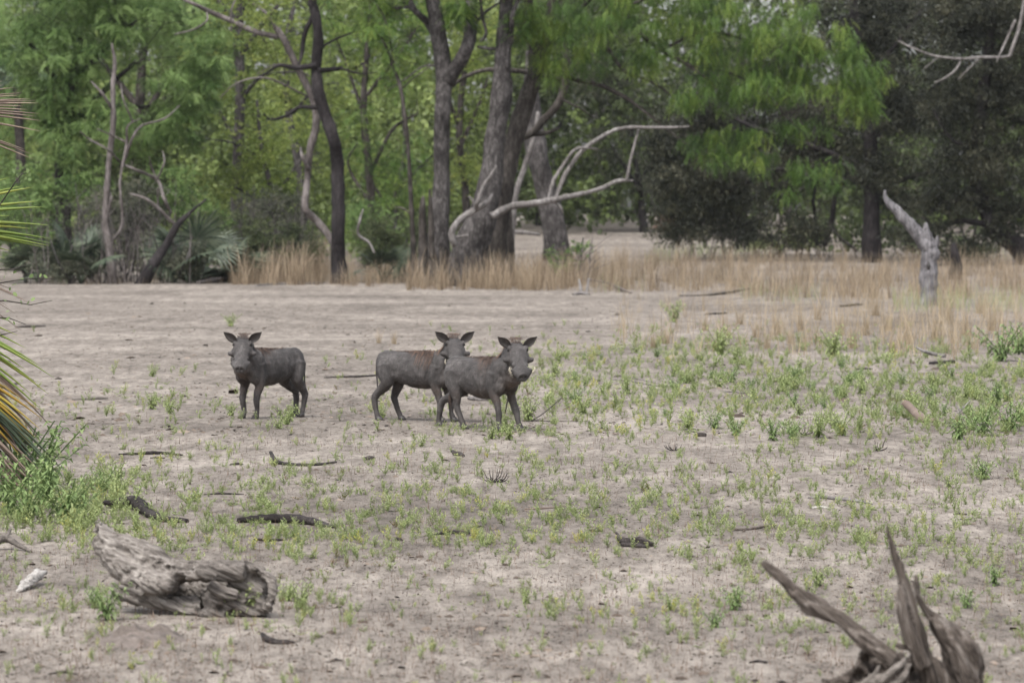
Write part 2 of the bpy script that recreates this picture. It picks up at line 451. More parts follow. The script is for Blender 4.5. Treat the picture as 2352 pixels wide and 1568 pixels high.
def tree(name, label, cat, Y, trunk, limbs=(), bark='bark_grey', crown=None, leaf='leaf_lime', group=None, seed=0, rough=.24,
         per=22, nclump=120, crad=.5, tmpl=T_PIN, size=(.22, .34), el=(-1.0, .2), twig_r=.012, limb_mat=None, base=None, shell=.45, tvar=.5, ntwig=None):
    """trunk and limbs are pixel polylines (x, y, half width); the tree stands at depth Y"""
    rng = np.random.default_rng(100 + seed)
    b0 = trunk[0]
    bp = at(b0[0], b0[1], Y); gz = float(hz(bp.x, bp.y))
    root = empty(name, (bp.x, bp.y, gz), label, cat, group)
    anchors = []
    pts, rad = limb_pts(trunk, Y, .12, seed)
    pts[0] = np.array([bp.x, bp.y, gz - .1]); rad[0] *= 1.25
    mb = MB(); mb.tube(pts, rad, 14, rough, 3.5, seed=seed); mb.build('trunk', M[bark], root)
    P, _ = resample(pts, rad, .35); anchors += list(P[len(P)//3:])
    for i, lb in enumerate(limbs):
        pts, rad = limb_pts(lb, Y, .25, seed + i + 1)
        nmx = np.array(pts[0])
        mb = MB(); mb.tube(pts, rad, 8, rough, 5, seed=seed+i); mb.build('limb', M[limb_mat or bark], root)
        P, _ = resample(pts, rad, .35); anchors += list(P)
    if crown:
        bl = px_blobs(crown, Y)
        cl = blobs_points(bl, nclump, rng, shell)
        cl = cl[cl[:, 2] > hz(cl[:, 0], cl[:, 1]) + .2]
        if twig_r:
            sel = cl if ntwig is None else cl[:ntwig]
            twigs(anchors, sel, twig_r, rng).build('twigs', M[bark], root)
        V, F, tn = foliage(cl, per, crad, tmpl, size, el, rng, tvar)
        link('crown', np_mesh('crown', V, F, tn), M[leaf], root)
    return root
YT = 104.0

# ------------------------------------------------------------------ the far wood
def far_wood():
    rng = np.random.default_rng(3)
    mb = MB()
    cl = []
    for i in range(120):
        x = rng.uniform(-75, 75); y = rng.uniform(196, 250)
        z = float(hz(x, y)); h = rng.uniform(9, 17.5)
        top = np.array([x + rng.normal(0, .8), y, z + h*.7])
        mb.tube([[x, y, z-.2], [x + rng.normal(0, .3), y, z + h*.35], top], [.24, .18, .08], 7, .15, 2)
        for k in range(14):
            c = np.array([x, y, z + h*rng.uniform(.12, 1.0)]) + rng.normal(0, 1, 3)*np.array([2.4, 2.0, .8])
            mb.tube([top*.5 + np.array([x, y, z+h*.3])*.5, c], [.06, .02], 4, 0, 1, False)
            cl.append(c)
    for k in range(760):                                            # bushes deep in the wood behind the left half of the clearing
        Y_ = rng.uniform(138, 192); x = (rng.uniform(-300, 1045) - CX)/FPX*Y_
        if k % 4 == 3: x = (rng.uniform(1880, 2700) - CX)/FPX*Y_
        cl.append(np.array([x, Y_, float(hz(x, Y_)) + rng.uniform(.1, 1)**1.6 * 6.5]))
    for k in range(1500):                                           # crowns that close the sky between the trees
        Y_ = rng.uniform(166, 198); px, py = rng.uniform(-250, 1480), rng.uniform(-40, 500)
        if k % 5 == 4: px, py = rng.uniform(1350, 2600), rng.uniform(-40, 520)
        q = at(px, py, Y_); cl.append(np.array([q.x, q.y, max(q.z, float(hz(q.x, q.y)) + .3)]))
    for k in range(520):                                            # low bush that closes the view under the crowns
        x = rng.uniform(-75, 75); y = rng.uniform(192, 225)
        cl.append(np.array([x, y, float(hz(x, y)) + rng.uniform(.2, 3.2)]))
    cl = np.array(cl)
    V, F, tn = foliage(cl, 17, 1.3, T_FAR, (.36, .66), (-1, .6), rng)
    tn = np.clip(tn*.75 + np.where(V[:, 0] < -.2, .28, -.05), 0, 1)
    a = mb.n
    me = np_mesh('far_wood', np.concatenate(mb.V + [V]), [np.concatenate(mb.Q), np.concatenate(mb.T) if mb.T else np.zeros((0, 3), int), F + a], np.concatenate([np.full(a, .0), tn]))
    o = link('far_wood', me, M['leaf_far'])
    me.materials.append(M['bark_grey'])
    nq = len(np.concatenate(mb.Q)) + len(np.concatenate(mb.T))
    mi = np.zeros(len(me.polygons), np.int32); mi[:nq] = 1
    me.polygons.foreach_set('material_index', mi)
    tag(o, kind='stuff')
far_wood()

# ------------------------------------------------------------------ trees
ALL = dict(group=None)
# left: dense bright tree
tree('dense_tree', 'dense bluish green feathery tree with a dark trunk at the left of the clearing', 'tree', 111,
     Z1([(330, 1470, 50), (325, 1150, 46), (330, 850, 42), (350, 650, 36), (380, 450, 28), (420, 200, 20)]),
     [Z1([(335, 800, 26), (240, 620, 18), (170, 480, 10)]), Z1([(340, 700, 24), (520, 500, 16), (700, 330, 9)]), Z1([(345, 650, 20), (560, 560, 14), (850, 560, 7)]),
      Z1([(380, 450, 20), (600, 200, 12), (800, 60, 7)]), Z1([(370, 500, 18), (200, 300, 12), (120, 150, 7)])],
     'bark_dark', [(140, 130, 110, 110, 0, 1.6), (290, 60, 150, 110, .4, 1.9), (420, 190, 85, 80, 0, 1.3), (125, 235, 70, 70, -.3, 1.1), (240, 280, 110, 80, -.6, 1.3), (395, 280, 90, 70, 0, 1.2), (160, 330, 95, 50, -.5, 1.0), (210, -60, 200, 110, 0, 2), (60, 60, 90, 110, .5, 1.5), (190, 380, 70, 40, -.4, .8), (480, 100, 60, 110, .5, 1.2), (330, 350, 60, 40, 0, .9)],
     'leaf_feather', seed=1, nclump=430, per=30, crad=.36, size=(.2, .32), ntwig=160, tvar=.3)
tree('leafy_tree', 'tall light green tree filling the sky behind the dense bluish tree', 'tree', 127,
     [(300, 640, 16), (310, 400, 14), (330, 100, 9), (340, -80, 6)], [[(315, 300, 8), (420, 120, 5), (520, 20, 3)], [(320, 250, 8), (180, 80, 5), (80, 10, 3)]],
     'bark_brown', [(90, 60, 130, 110, 0, 2), (380, 30, 130, 100, 0, 2), (470, 150, 70, 110, 0, 1.5), (250, -20, 180, 80, 0, 2), (30, 230, 80, 110, 0, 1.5), (40, 400, 80, 90, 0, 1.5)],
     'leaf_feather', seed=2, nclump=260, per=26, crad=.5, size=(.26, .38), ntwig=80)
# thin loose trees between the left tree and the main trunks
spec = [
 ('twisted grey tree with sparse yellow green leaves left of the black trunk', 116, [(545, 640, 14), (545, 400, 12), (552, 200, 12), (548, 80, 11), (560, -60, 9)],
  [[(550, 130, 8), (600, 60, 5), (640, 10, 4)], [(548, 240, 6), (600, 175, 4), (680, 165, 2)], [(546, 330, 6), (500, 250, 4), (470, 200, 2)], [(548, 60, 9), (510, 10, 7), (470, -30, 5)]], 'bark_grey',
  [(500, 90, 90, 70, 0, 1.2), (610, 110, 80, 90, 0, 1.3), (520, 220, 90, 60, 0, 1.1), (600, 300, 80, 60, 0, 1.1), (560, 0, 120, 60, 0, 1.5)], 'leaf_lime', 120, 17),
 ('slim tree with pale lime leaves low beside the tall golden grass', 113, [(640, 640, 8), (630, 480, 7), (600, 330, 5), (590, 230, 3)],
  [[(628, 470, 4), (680, 380, 3), (720, 340, 1.5)], [(610, 370, 4), (540, 330, 2.5), (480, 320, 1.5)], [(632, 500, 4), (560, 440, 2.5), (500, 420, 1.5)]], 'bark_grey',
  [(600, 350, 90, 60, 0, 1.0), (520, 420, 90, 60, 0, 1.0), (650, 430, 70, 60, 0, 1.0), (690, 300, 40, 60, 0, .8)], 'leaf_lime', 95, 15),
 ('airy light green tree right behind the curved black trunk', 121, [(850, 630, 12), (850, 430, 10), (835, 250, 8), (850, 40, 6), (860, -60, 4)],
  [[(850, 400, 5), (900, 300, 4), (960, 260, 2)], [(840, 280, 5), (800, 160, 3), (770, 80, 2)], [(842, 220, 5), (920, 120, 3), (960, 60, 2)], [(850, 470, 5), (800, 380, 3), (820, 330, 2)]], 'bark_brown',
  [(850, 60, 90, 80, 0, 1.5), (900, 180, 80, 90, 0, 1.4), (830, 300, 60, 80, 0, 1.2), (900, 390, 70, 90, 0, 1.3), (850, 470, 70, 60, 0, 1.1), (940, 60, 70, 90, 0, 1.4), (760, 60, 60, 90, 0, 1.3)], 'leaf_canopy', 185, 18),
 ('yellowish green tree seen between the two thick main trunks', 124, [(1075, 610, 11), (1070, 450, 9), (1055, 300, 8), (1070, 120, 6), (1080, -40, 4)],
  [[(1060, 330, 5), (1100, 240, 4), (1120, 180, 2)], [(1058, 300, 5), (1020, 200, 3), (1000, 120, 2)]], 'bark_brown',
  [(1070, 130, 60, 90, 0, 1.4), (1060, 270, 60, 70, 0, 1.2), (1060, 390, 60, 60, 0, 1.1), (1130, 60, 80, 80, 0, 1.4), (1000, 30, 60, 70, 0, 1.3)], 'leaf_lime', 110, 17),
 ('tree with small pale leaves low behind the thin sapling', 130, [(910, 620, 9), (905, 480, 8), (930, 350, 5), (925, 230, 4)],
  [[(906, 500, 4), (860, 430, 3), (830, 400, 2)], [(915, 430, 4), (970, 380, 3), (1000, 350, 2)]], 'bark_grey',
  [(880, 430, 80, 80, 0, 1.4), (960, 400, 60, 90, 0, 1.3), (920, 540, 90, 50, 0, 1.3), (800, 520, 60, 60, 0, 1.2)], 'leaf_canopy', 110, 17),
 ('leaning grey tree with lime leaves high above the golden grass', 134, [(700, 630, 10), (690, 420, 9), (660, 230, 8), (665, 60, 6), (700, -60, 4)],
  [[(665, 220, 4), (620, 120, 3), (590, 60, 2)], [(672, 260, 4), (730, 200, 3), (780, 190, 2)]], 'bark_grey',
  [(690, 100, 90, 80, 0, 1.6), (650, 210, 80, 60, 0, 1.4), (680, 320, 80, 60, 0, 1.3), (760, 230, 60, 80, 0, 1.4), (760, 380, 60, 80, 0, 1.3)], 'leaf_lime', 150, 17),
]
for i, (lab, Yd, tr, lb, bk, cr, lf, nc, per) in enumerate(spec):
    tree('young_tree', lab, 'tree', Yd, tr, lb, bk, cr, lf, 'slender trees behind the main trunks', seed=10+i, nclump=nc, per=per, crad=.42, size=(.14, .26), tmpl=T_SPR if lf == 'leaf_lime' else T_PIN, el=(-.9, .5), twig_r=.014, shell=.6)

# curved black trunk
tree('black_trunk_tree', 'curved tree with a charred black trunk rising from the dry grass', 'tree', YT+1,
     Z2([(328, 1415, 44), (320, 1300, 36), (318, 1150, 34), (318, 1000, 34), (312, 820, 33), (292, 690, 32), (255, 580, 30), (218, 460, 29), (208, 340, 27), (216, 210, 26), (208, 90, 24), (182, 0, 22), (160, -90, 19)]),
     [Z2([(212, 355, 14), (330, 345, 11), (420, 332, 8), (482, 275, 4)]), Z2([(200, 60, 14), (150, 170, 13), (135, 270, 10), (120, 330, 6)]), Z2([(222, 540, 11), (120, 540, 9), (60, 580, 8), (-20, 600, 6), (-60, 570, 4)]),
      Z2([(208, 330, 16), (100, 340, 13), (20, 330, 8), (-60, 380, 5)]), Z2([(330, 345, 7), (430, 370, 4), (520, 360, 2)]), Z2([(212, 250, 9), (300, 200, 6), (400, 160, 3)])],
     'bark_dark', [(700, -70, 130, 60, 0, 1.6), (590, 20, 60, 40, 0, 1), (830, 150, 30, 20, 0, .6), (640, 250, 50, 30, 0, .8)], 'leaf_lime', seed=30, rough=.2, nclump=50, per=14, crad=.4, size=(.14, .24), tmpl=T_SPR)
# pale dead limbed tree leaning against it
t_ = tree('dead_limb_tree', 'bare rosy grey dead tree forking out left of the black trunk', 'dead tree', YT+1.5,
     Z2([(312, 1405, 14), (290, 1225, 18), (205, 1105, 20), (152, 1045, 18), (163, 900, 17), (175, 760, 18), (207, 620, 20), (192, 500, 20), (105, 325, 18), (40, 190, 17), (0, 140, 15)]),
     [Z1([(1450, 195, 14), (1330, 165, 15), (1200, 105, 14), (1090, 60, 13), (1010, 20, 10), (920, -20, 8)]), Z2([(168, 850, 12), (135, 780, 9), (128, 740, 4)]), Z2([(195, 500, 10), (203, 340, 9), (222, 285, 10), (232, 276, 6)]),
      Z1([(1460, 200, 9), (1425, 120, 8), (1380, 60, 9), (1310, 10, 8), (1290, -30, 6)]), Z1([(1080, 60, 5), (1080, 110, 5), (1010, 155, 5), (910, 180, 3)]), Z1([(1210, 165, 4), (1208, 60, 5), (1230, 0, 4)]), Z1([(1620, 400, 4), (1500, 340, 4), (1420, 345, 3), (1340, 390, 2)]),
      Z1([(1600, 500, 5), (1400, 410, 5), (1250, 430, 4), (1150, 510, 3)])], 'dead_rose', seed=40, rough=.13)
# main cluster: left, middle, right trunks
tree('thick_tree', 'thick grey forked tree, left one of the clustered main trunks', 'tree', YT+.4,
     Z2([(815, 1400, 75), (818, 1260, 58), (828, 1100, 50), (836, 900, 43), (836, 700, 41), (842, 500, 40), (850, 390, 42), (835, 260, 41), (812, 120, 37), (790, 0, 34), (775, -100, 30)]),
     [Z2([(862, 420, 36), (905, 345, 38), (960, 255, 36), (983, 140, 32), (984, 20, 30), (975, -100, 26)]), Z2([(820, 210, 20), (760, 110, 17), (700, 50, 15), (668, -30, 14), (650, -100, 10)]), Z2([(700, 50, 9), (660, 36, 8), (606, 44, 5)]),
      Z2([(975, 150, 8), (1060, 60, 7), (1150, 0, 5)]), Z2([(880, 360, 6), (760, 330, 5), (650, 400, 4), (560, 460, 2)])],
     'bark_grey', [(930, -60, 120, 50, 0, 1.4), (870, 20, 50, 60, .8, .9), (1060, 20, 50, 50, 0, 1)], 'leaf_canopy', seed=50, nclump=55, per=20, crad=.4, rough=.2)
tree('thick_tree', 'thick grey tree leaning right from a hollow base, middle one of the clustered trunks', 'tree', YT-.3,
     Z2([(935, 1400, 82), (985, 1230, 88), (1035, 1110, 76), (1065, 1010, 62), (1090, 880, 56), (1106, 700, 52), (1130, 500, 48), (1140, 350, 44), (1150, 180, 39), (1160, 0, 34), (1168, -100, 28)]),
     [Z2([(1145, 300, 12), (1185, 200, 14), (1190, 80, 12), (1230, -20, 9)]), Z2([(1115, 640, 10), (1170, 560, 10), (1185, 420, 9), (1165, 330, 6), (1180, 180, 5)]),
      Z2([(1015, 235, 6), (1080, 245, 9), (1168, 240, 8)]), Z2([(1030, 210, 6), (1060, 170, 8), (1040, 80, 9), (1030, -30, 8)])],
     'bark_grey', [(1150, -70, 120, 50, 0, 1.5), (1200, 40, 40, 60, .4, .8)], 'leaf_canopy', seed=51, nclump=45, per=20, crad=.4, rough=.22)
# bright hanging canopy on the right trunk
canopy = [(1250, 60, 90, 90, -.8, 1.2), (1400, 40, 120, 100, -.6, 1.5), (1550, 50, 120, 110, 0, 1.6), (1700, 60, 130, 100, 0, 1.6), (1840, 90, 110, 90, 0, 1.5), (1640, 180, 120, 70, -.4, 1.2), (1790, 200, 120, 60, 0, 1.2), (1930, 220, 90, 60, 0, 1.1),
          (1340, 130, 50, 60, -1, .7), (1260, 150, 40, 50, -1, .6), (1750, 300, 70, 40, 0, .8), (1850, 300, 70, 50, 0, .8), (1560, 230, 35, 45, -1, .5), (1950, 130, 70, 80, 0, 1), (1500, -60, 300, 70, 0, 2), (1850, 380, 50, 30, 0, .6), (1990, 260, 40, 30, 0, .5), (1820, 440, 20, 12, 0, .3), (1480, 130, 80, 40, 0, .9)]
tree('canopy_tree', 'dark leaning tree with bright green feathery canopy hanging over the clearing', 'tree', YT+1.4,
     Z2([(1092, 1360, 50), (1118, 1180, 46), (1148, 960, 48), (1185, 760, 48), (1232, 600, 47), (1280, 450, 43), (1315, 350, 36), (1340, 280, 30), (1370, 150, 24), (1390, 0, 20), (1400, -90, 14)]),
     [Z2([(1275, 450, 26), (1300, 330, 28), (1290, 200, 26), (1270, 0, 24), (1260, -90, 18)]), Z2([(1330, 300, 16), (1480, 390, 13), (1620, 425, 12), (1750, 485, 11), (1830, 540, 8), (1900, 590, 5)]),
      Z2([(1390, 60, 16), (1440, 120, 16), (1560, 20, 11), (1620, -60, 8)]), Z3([(0, 40, 12), (70, 160, 12), (180, 250, 10), (320, 330, 8), (440, 420, 6)]), Z3([(-100, 230, 11), (0, 360, 9), (110, 400, 7), (220, 470, 5), (300, 560, 4)]),
      Z3([(180, 250, 8), (420, 160, 7), (700, 230, 6), (960, 280, 4)]), Z3([(320, 330, 6), (560, 380, 5), (760, 520, 4), (830, 700, 2.5)]), Z3([(0, 40, 9), (200, -40, 9), (480, -60, 6)]), Z3([(0, 490, 6), (120, 580, 5), (220, 660, 4), (300, 720, 2.5)])],
     'bark_brown', canopy + [(1700, 360, 90, 40, 0, .8), (1620, 330, 60, 40, 0, .7), (1990, 200, 50, 60, 0, .8), (1900, 400, 60, 35, 0, .6), (1800, 130, 160, 80, .6, 1.2), (2030, 170, 30, 40, 0, .5)], 'leaf_canopy', seed=52, nclump=540, per=21, crad=.30, size=(.2, .34), tmpl=T_PIN_N, el=(-1.3, -.1), twig_r=.012, shell=.5, tvar=.35, ntwig=260, rough=.15)
tree('crooked_tree', 'crooked dark bare trunk curving up right behind the leaning trunk', 'tree', YT+4,
     Z2([(1190, 1290, 20), (1160, 900, 18), (1180, 735, 16), (1290, 668, 18), (1350, 600, 20), (1420, 520, 20), (1455, 420, 20), (1462, 300, 18), (1450, 150, 16), (1450, -40, 14)]),
     [Z2([(1290, 672, 14), (1360, 668, 12), (1425, 645, 6)]), Z2([(890, 435, 7), (955, 385, 10), (1060, 352, 12), (1200, 355, 13), (1310, 372, 12), (1440, 400, 9)]), Z2([(1440, 500, 6), (1520, 540, 5), (1620, 600, 3)])], 'bark_brown', seed=53)
tree('thick_palm_trunk', 'broad shaggy grey trunk standing farther back in the gap by the far clearing', 'tree', 136,
     Z2([(1412, 1310, 62), (1405, 1180, 58), (1365, 980, 52), (1325, 820, 50), (1310, 720, 60), (1300, 640, 50), (1290, 500, 36), (1285, 300, 30), (1290, 80, 24)]), [], 'bark_grey', seed=54, rough=.25)
tree('sapling', 'thin straight sapling left of the forked thick trunk', 'tree', YT-.5,
     Z2([(703, 1385, 16), (690, 1150, 12), (680, 950, 11), (665, 700, 10), (632, 450, 9), (590, 330, 7), (550, 220, 5), (500, 150, 3)]), [Z2([(632, 450, 4), (700, 390, 3), (800, 320, 2)]), Z2([(600, 350, 4), (560, 120, 3), (480, -20, 2)]), Z2([(688, 1080, 5), (640, 1045, 4), (590, 1040, 2)])], 'bark_brown',
     [(880, 60, 30, 30, 0, .4), (920, 130, 30, 25, 0, .4)], 'leaf_canopy', seed=55, nclump=14, per=14, crad=.35)
tree('pale_sapling', 'leaning pale bare stem in the gap right of the clustered trunks', 'dead tree', 128, Z2([(1175, 1270, 13), (1205, 1000, 14), (1250, 850, 14), (1300, 690, 13), (1320, 560, 8)]), [], 'dead_pale', seed=56)
# broken splinter beside the thick trunk
tree('broken_stub', 'jagged grey broken stub at the left foot of the forked thick trunk', 'stump', YT-1.2,
     Z2([(742, 1330, 22), (742, 1200, 22), (740, 1060, 19), (744, 985, 6)]), [Z2([(785, 1300, 18), (782, 1100, 15), (776, 950, 5)])], 'bark_brown', seed=57, rough=.25)

# bare shrubs at left
tree('bare_tree', 'tall leafless rosy grey tree in front of the dense bluish tree', 'dead tree', YT+.6,
     Z1([(588, 1500, 24), (572, 1290, 22), (552, 1170, 18), (558, 1010, 16), (574, 800, 15), (592, 640, 15), (590, 450, 13), (600, 330, 10), (584, 228, 5)]),
     [Z1([(592, 580, 9), (535, 490, 8), (478, 428, 4)]), Z1([(585, 1260, 9), (640, 1170, 8), (628, 950, 8), (662, 760, 8), (668, 660, 5), (735, 620, 3)]), Z1([(650, 840, 7), (698, 710, 7), (748, 655, 6), (860, 620, 5), (938, 552, 3)]),
      Z1([(695, 640, 5), (645, 520, 5), (632, 440, 3)]), Z1([(665, 745, 5), (600, 715, 5), (510, 675, 3)]), Z1([(560, 1150, 7), (580, 1040, 7), (578, 1010, 4)])], 'dead_rose', seed=60)
tree('forked_snag', 'leafless snag forking from a leaning black foot beside the bare tall tree', 'dead tree', YT,
     Z1([(738, 1500, 34), (790, 1400, 28), (875, 1270, 22), (925, 1178, 18), (1000, 1105, 8), (1080, 1040, 4)]),
     [Z1([(918, 1180, 9), (830, 1090, 9), (760, 1038, 8), (680, 1012, 4)]), Z1([(895, 1115, 8), (855, 1030, 9), (820, 940, 9), (705, 885, 7), (640, 855, 6), (560, 780, 5), (470, 730, 5), (420, 690, 3)]), Z1([(820, 940, 6), (858, 850, 5), (850, 790, 3)]), Z1([(820, 940, 5), (790, 870, 5), (780, 820, 2)]), Z1([(825, 1080, 5), (826, 980, 4)])], 'bark_dark', limb_mat='dead_rose', seed=61)

# right: dark thorn trees
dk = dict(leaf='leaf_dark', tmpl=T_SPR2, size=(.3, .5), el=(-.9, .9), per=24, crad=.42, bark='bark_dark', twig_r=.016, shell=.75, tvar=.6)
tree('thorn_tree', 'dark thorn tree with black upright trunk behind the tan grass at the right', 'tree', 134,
     Z3([(1240, 1310, 46), (1235, 1150, 42), (1242, 950, 40), (1232, 720, 35), (1190, 420, 30), (1150, 60, 24), (1140, -80, 18)]),
     [Z3([(1000, 1235, 14), (1032, 1130, 13), (1062, 960, 12), (1120, 850, 9)]), Z3([(965, 1230, 9), (958, 1110, 9), (945, 980, 9), (1000, 850, 7)]), Z3([(1165, 1260, 6), (1060, 1170, 7), (1035, 1060, 7)]), Z3([(1235, 900, 20), (1000, 910, 16), (760, 850, 13), (560, 940, 9), (330, 1010, 6)]),
      Z3([(1235, 850, 18), (900, 720, 13), (600, 620, 9), (380, 480, 6)]), Z3([(900, 940, 10), (780, 1040, 8), (620, 1120, 5), (450, 1170, 3)]), Z3([(1240, 1000, 14), (1400, 900, 12), (1600, 860, 9), (1800, 900, 6)]), Z3([(1230, 700, 18), (1400, 560, 14), (1600, 400, 9), (1750, 300, 6)]), Z3([(1190, 420, 14), (1380, 200, 11), (1500, 40, 8)])],
     crown=[(1800, 420, 170, 70, 0, 2), (1620, 420, 120, 70, 0, 1.7), (1530, 340, 80, 80, .6, 1.3), (1680, 490, 130, 40, 0, 1.4), (1900, 320, 170, 110, 1, 2.2), (2060, 240, 150, 130, 0, 2.2), (2010, 400, 110, 70, -.5, 1.5), (2020, 80, 160, 110, 1, 2.4), (1600, 500, 80, 30, 0, 1), (1760, 300, 200, 80, 2, 2), (2080, 470, 60, 30, 0, .9), (1700, 540, 90, 25, 0, 1), (1560, 430, 90, 60, 0, 1.3), (1620, 300, 110, 100, 1.5, 1.6), (1580, 490, 80, 40, 0, 1.4), (1750, 180, 200, 120, 3, 1.6), (1560, 535, 110, 26, -.5, 1), (1850, 530, 110, 28, -.6, 1), (2000, 10, 170, 60, 1, 1.6)], seed=70, nclump=800, ntwig=200, **dk)
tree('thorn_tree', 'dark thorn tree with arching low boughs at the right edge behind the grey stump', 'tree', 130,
     [(2385, 610, 30), (2330, 560, 22), (2285, 530, 18), (2240, 400, 16), (2260, 200, 14), (2290, -40, 10)],
     [Z3([(1960, 1240, 18), (1900, 1180, 18), (1830, 1130, 17), (1690, 1108, 15), (1620, 1125, 12), (1560, 1140, 9), (1490, 1090, 6)]), Z3([(2060, 1000, 18), (1940, 1060, 17), (1850, 1110, 15)]), Z3([(1880, 1000, 14), (1720, 1000, 10), (1560, 1030, 6)]), Z3([(1800, 750, 12), (1640, 700, 8), (1540, 540, 5)])],
     crown=[(2250, 380, 150, 90, 0, 1.8), (2200, 250, 140, 110, .6, 2), (2320, 200, 110, 140, 0, 2), (2200, 80, 140, 110, .6, 2.2), (2330, 40, 110, 100, 0, 2), (2180, 460, 110, 50, 0, 1.4), (2320, 480, 80, 50, 0, 1.4), (2140, 520, 60, 30, 0, 1), (2300, 540, 70, 25, 0, 1), (2420, 300, 90, 200, 0, 2), (2200, 575, 130, 20, -.4, 1), (2250, 10, 150, 60, .5, 1.6), (2080, 540, 60, 26, 0, .9)], seed=71, nclump=520, ntwig=180, **dk)
dk2 = dict(dk); dk2.update(leaf='leaf_grey', per=15, crad=.6)  # distance haze put into the leaf colour: paler grey green
tree('olive_bush', 'hazy olive bush tree across the far clearing in the gap', 'tree', 172, [(1480, 560, 9), (1470, 440, 7), (1450, 300, 5), (1440, 180, 3)], [[(1472, 440, 4), (1400, 330, 3)], [(1468, 420, 4), (1540, 300, 3)]],
     crown=[(1400, 330, 80, 90, 0, 2), (1470, 250, 100, 80, 0, 2), (1380, 440, 60, 60, 0, 1.6), (1500, 420, 70, 60, 0, 1.8), (1360, 180, 80, 80, 0, 2)], seed=72, nclump=150, **dk2)
tree('olive_bush', 'hazy olive bush tree standing deep behind the broad shaggy trunk', 'tree', 185, [(1240, 560, 9), (1240, 420, 7), (1230, 250, 5)], [[(1240, 420, 4), (1180, 330, 3)], [(1238, 380, 4), (1290, 280, 3)]],
     crown=[(1230, 300, 80, 90, 0, 2), (1200, 430, 70, 60, 0, 1.8), (1290, 420, 60, 60, 0, 1.6), (1260, 180, 90, 80, 0, 2), (1330, 480, 40, 30, 0, 1.2)], seed=73, nclump=120, **dk2)
# pale dead branches hanging in the thorn trees
def branch(name, label, cat, pls, Y, mat, seed=0, rough=.12, group=None, wob=.12, sides=9, freq=6):
    p0 = at(pls[0][0][0], pls[0][0][1], Y)
    root = None
    if len(pls) > 1: root = empty(name, p0, label, cat, group)
    for i, pl in enumerate(pls):
        pts, rad = limb_pts(pl, Y, wob, seed + i*3); rad = [q*.82 for q in rad]
        mb = MB(); mb.tube(pts, rad, sides, rough, freq, seed=seed)
        o = mb.build('limb' if root else name, mat, root)
        if not root: tag(o, label, cat, group)
    return root
branch('dead_branch', 'pale grey dead branch hanging in the dark thorn tree at upper right', 'branch',
       [Z3([(2015, -60, 12), (1985, 110, 11), (1940, 250, 11), (1915, 285, 9), (1780, 288, 9), (1680, 296, 9), (1550, 280, 7), (1440, 240, 6), (1370, 205, 4)]), Z3([(1960, 100, 9), (1915, 200, 8), (1865, 310, 4)]), Z3([(1690, 295, 7), (1660, 350, 7), (1600, 395, 6), (1550, 415, 3)]), Z3([(1790, 285, 6), (1720, 350, 5), (1670, 400, 3)]), Z3([(1570, 290, 5), (1500, 345, 3)])], 127, M['dead_pale'], 5)
# fallen pale limb in front of the trunks
branch('fallen_limb', 'pale bleached fallen limb arching right from the clustered trunks', 'branch',
       [Z2([(1085, 1085, 22), (1180, 1038, 22), (1300, 1020, 21), (1400, 1003, 20), (1480, 985, 16), (1560, 968, 14), (1640, 945, 14), (1720, 908, 13), (1800, 907, 6)]), Z2([(1395, 1003, 12), (1430, 1035, 11), (1447, 1068, 5)]),
        Z2([(1372, 1005, 11), (1400, 905, 12), (1450, 825, 11), (1505, 752, 10), (1560, 742, 9), (1622, 748, 6)]), Z2([(1408, 1003, 13), (1450, 890, 14), (1520, 780, 13), (1600, 712, 13), (1700, 655, 12), (1780, 640, 11), (1882, 640, 10), (1990, 640, 9), (2080, 636, 4)]),
        Z2([(1765, 907, 10), (1788, 790, 9), (1826, 648, 8)])], YT-1.4, M['dead_pale'], 8, .32, freq=9)
branch('broken_bough', 'pale twisted broken bough propped against the hollow trunk base', 'branch',
       [Z2([(905, 1235, 20), (885, 1175, 22), (920, 1110, 21), (990, 1060, 20), (1060, 1020, 17), (1090, 975, 9)]), Z2([(1010, 1050, 10), (1020, 1000, 14), (1050, 930, 12), (1090, 870, 10), (1112, 832, 5)]), Z2([(1010, 1045, 9), (990, 1000, 9), (970, 985, 4)]), Z2([(905, 1190, 9), (970, 1180, 7)])], YT-1.5, M['dead_pale'], 12, .35, freq=9)
branch('curved_stick', 'thin pale S-shaped stick standing in grass right of the black trunk', 'branch', [Z2([(500, 1270, 8), (470, 1215, 8), (418, 1175, 9), (425, 1110, 8), (442, 1050, 4)])], YT-.8, M['dead_pale'], 14)
branch('fallen_pole', 'pale pole lying on the far clearing behind the trunks', 'branch', [Z2([(1165, 1165, 13), (1240, 1165, 13), (1330, 1178, 9)])], 150, M['dead_pale'], 15, wob=.03)
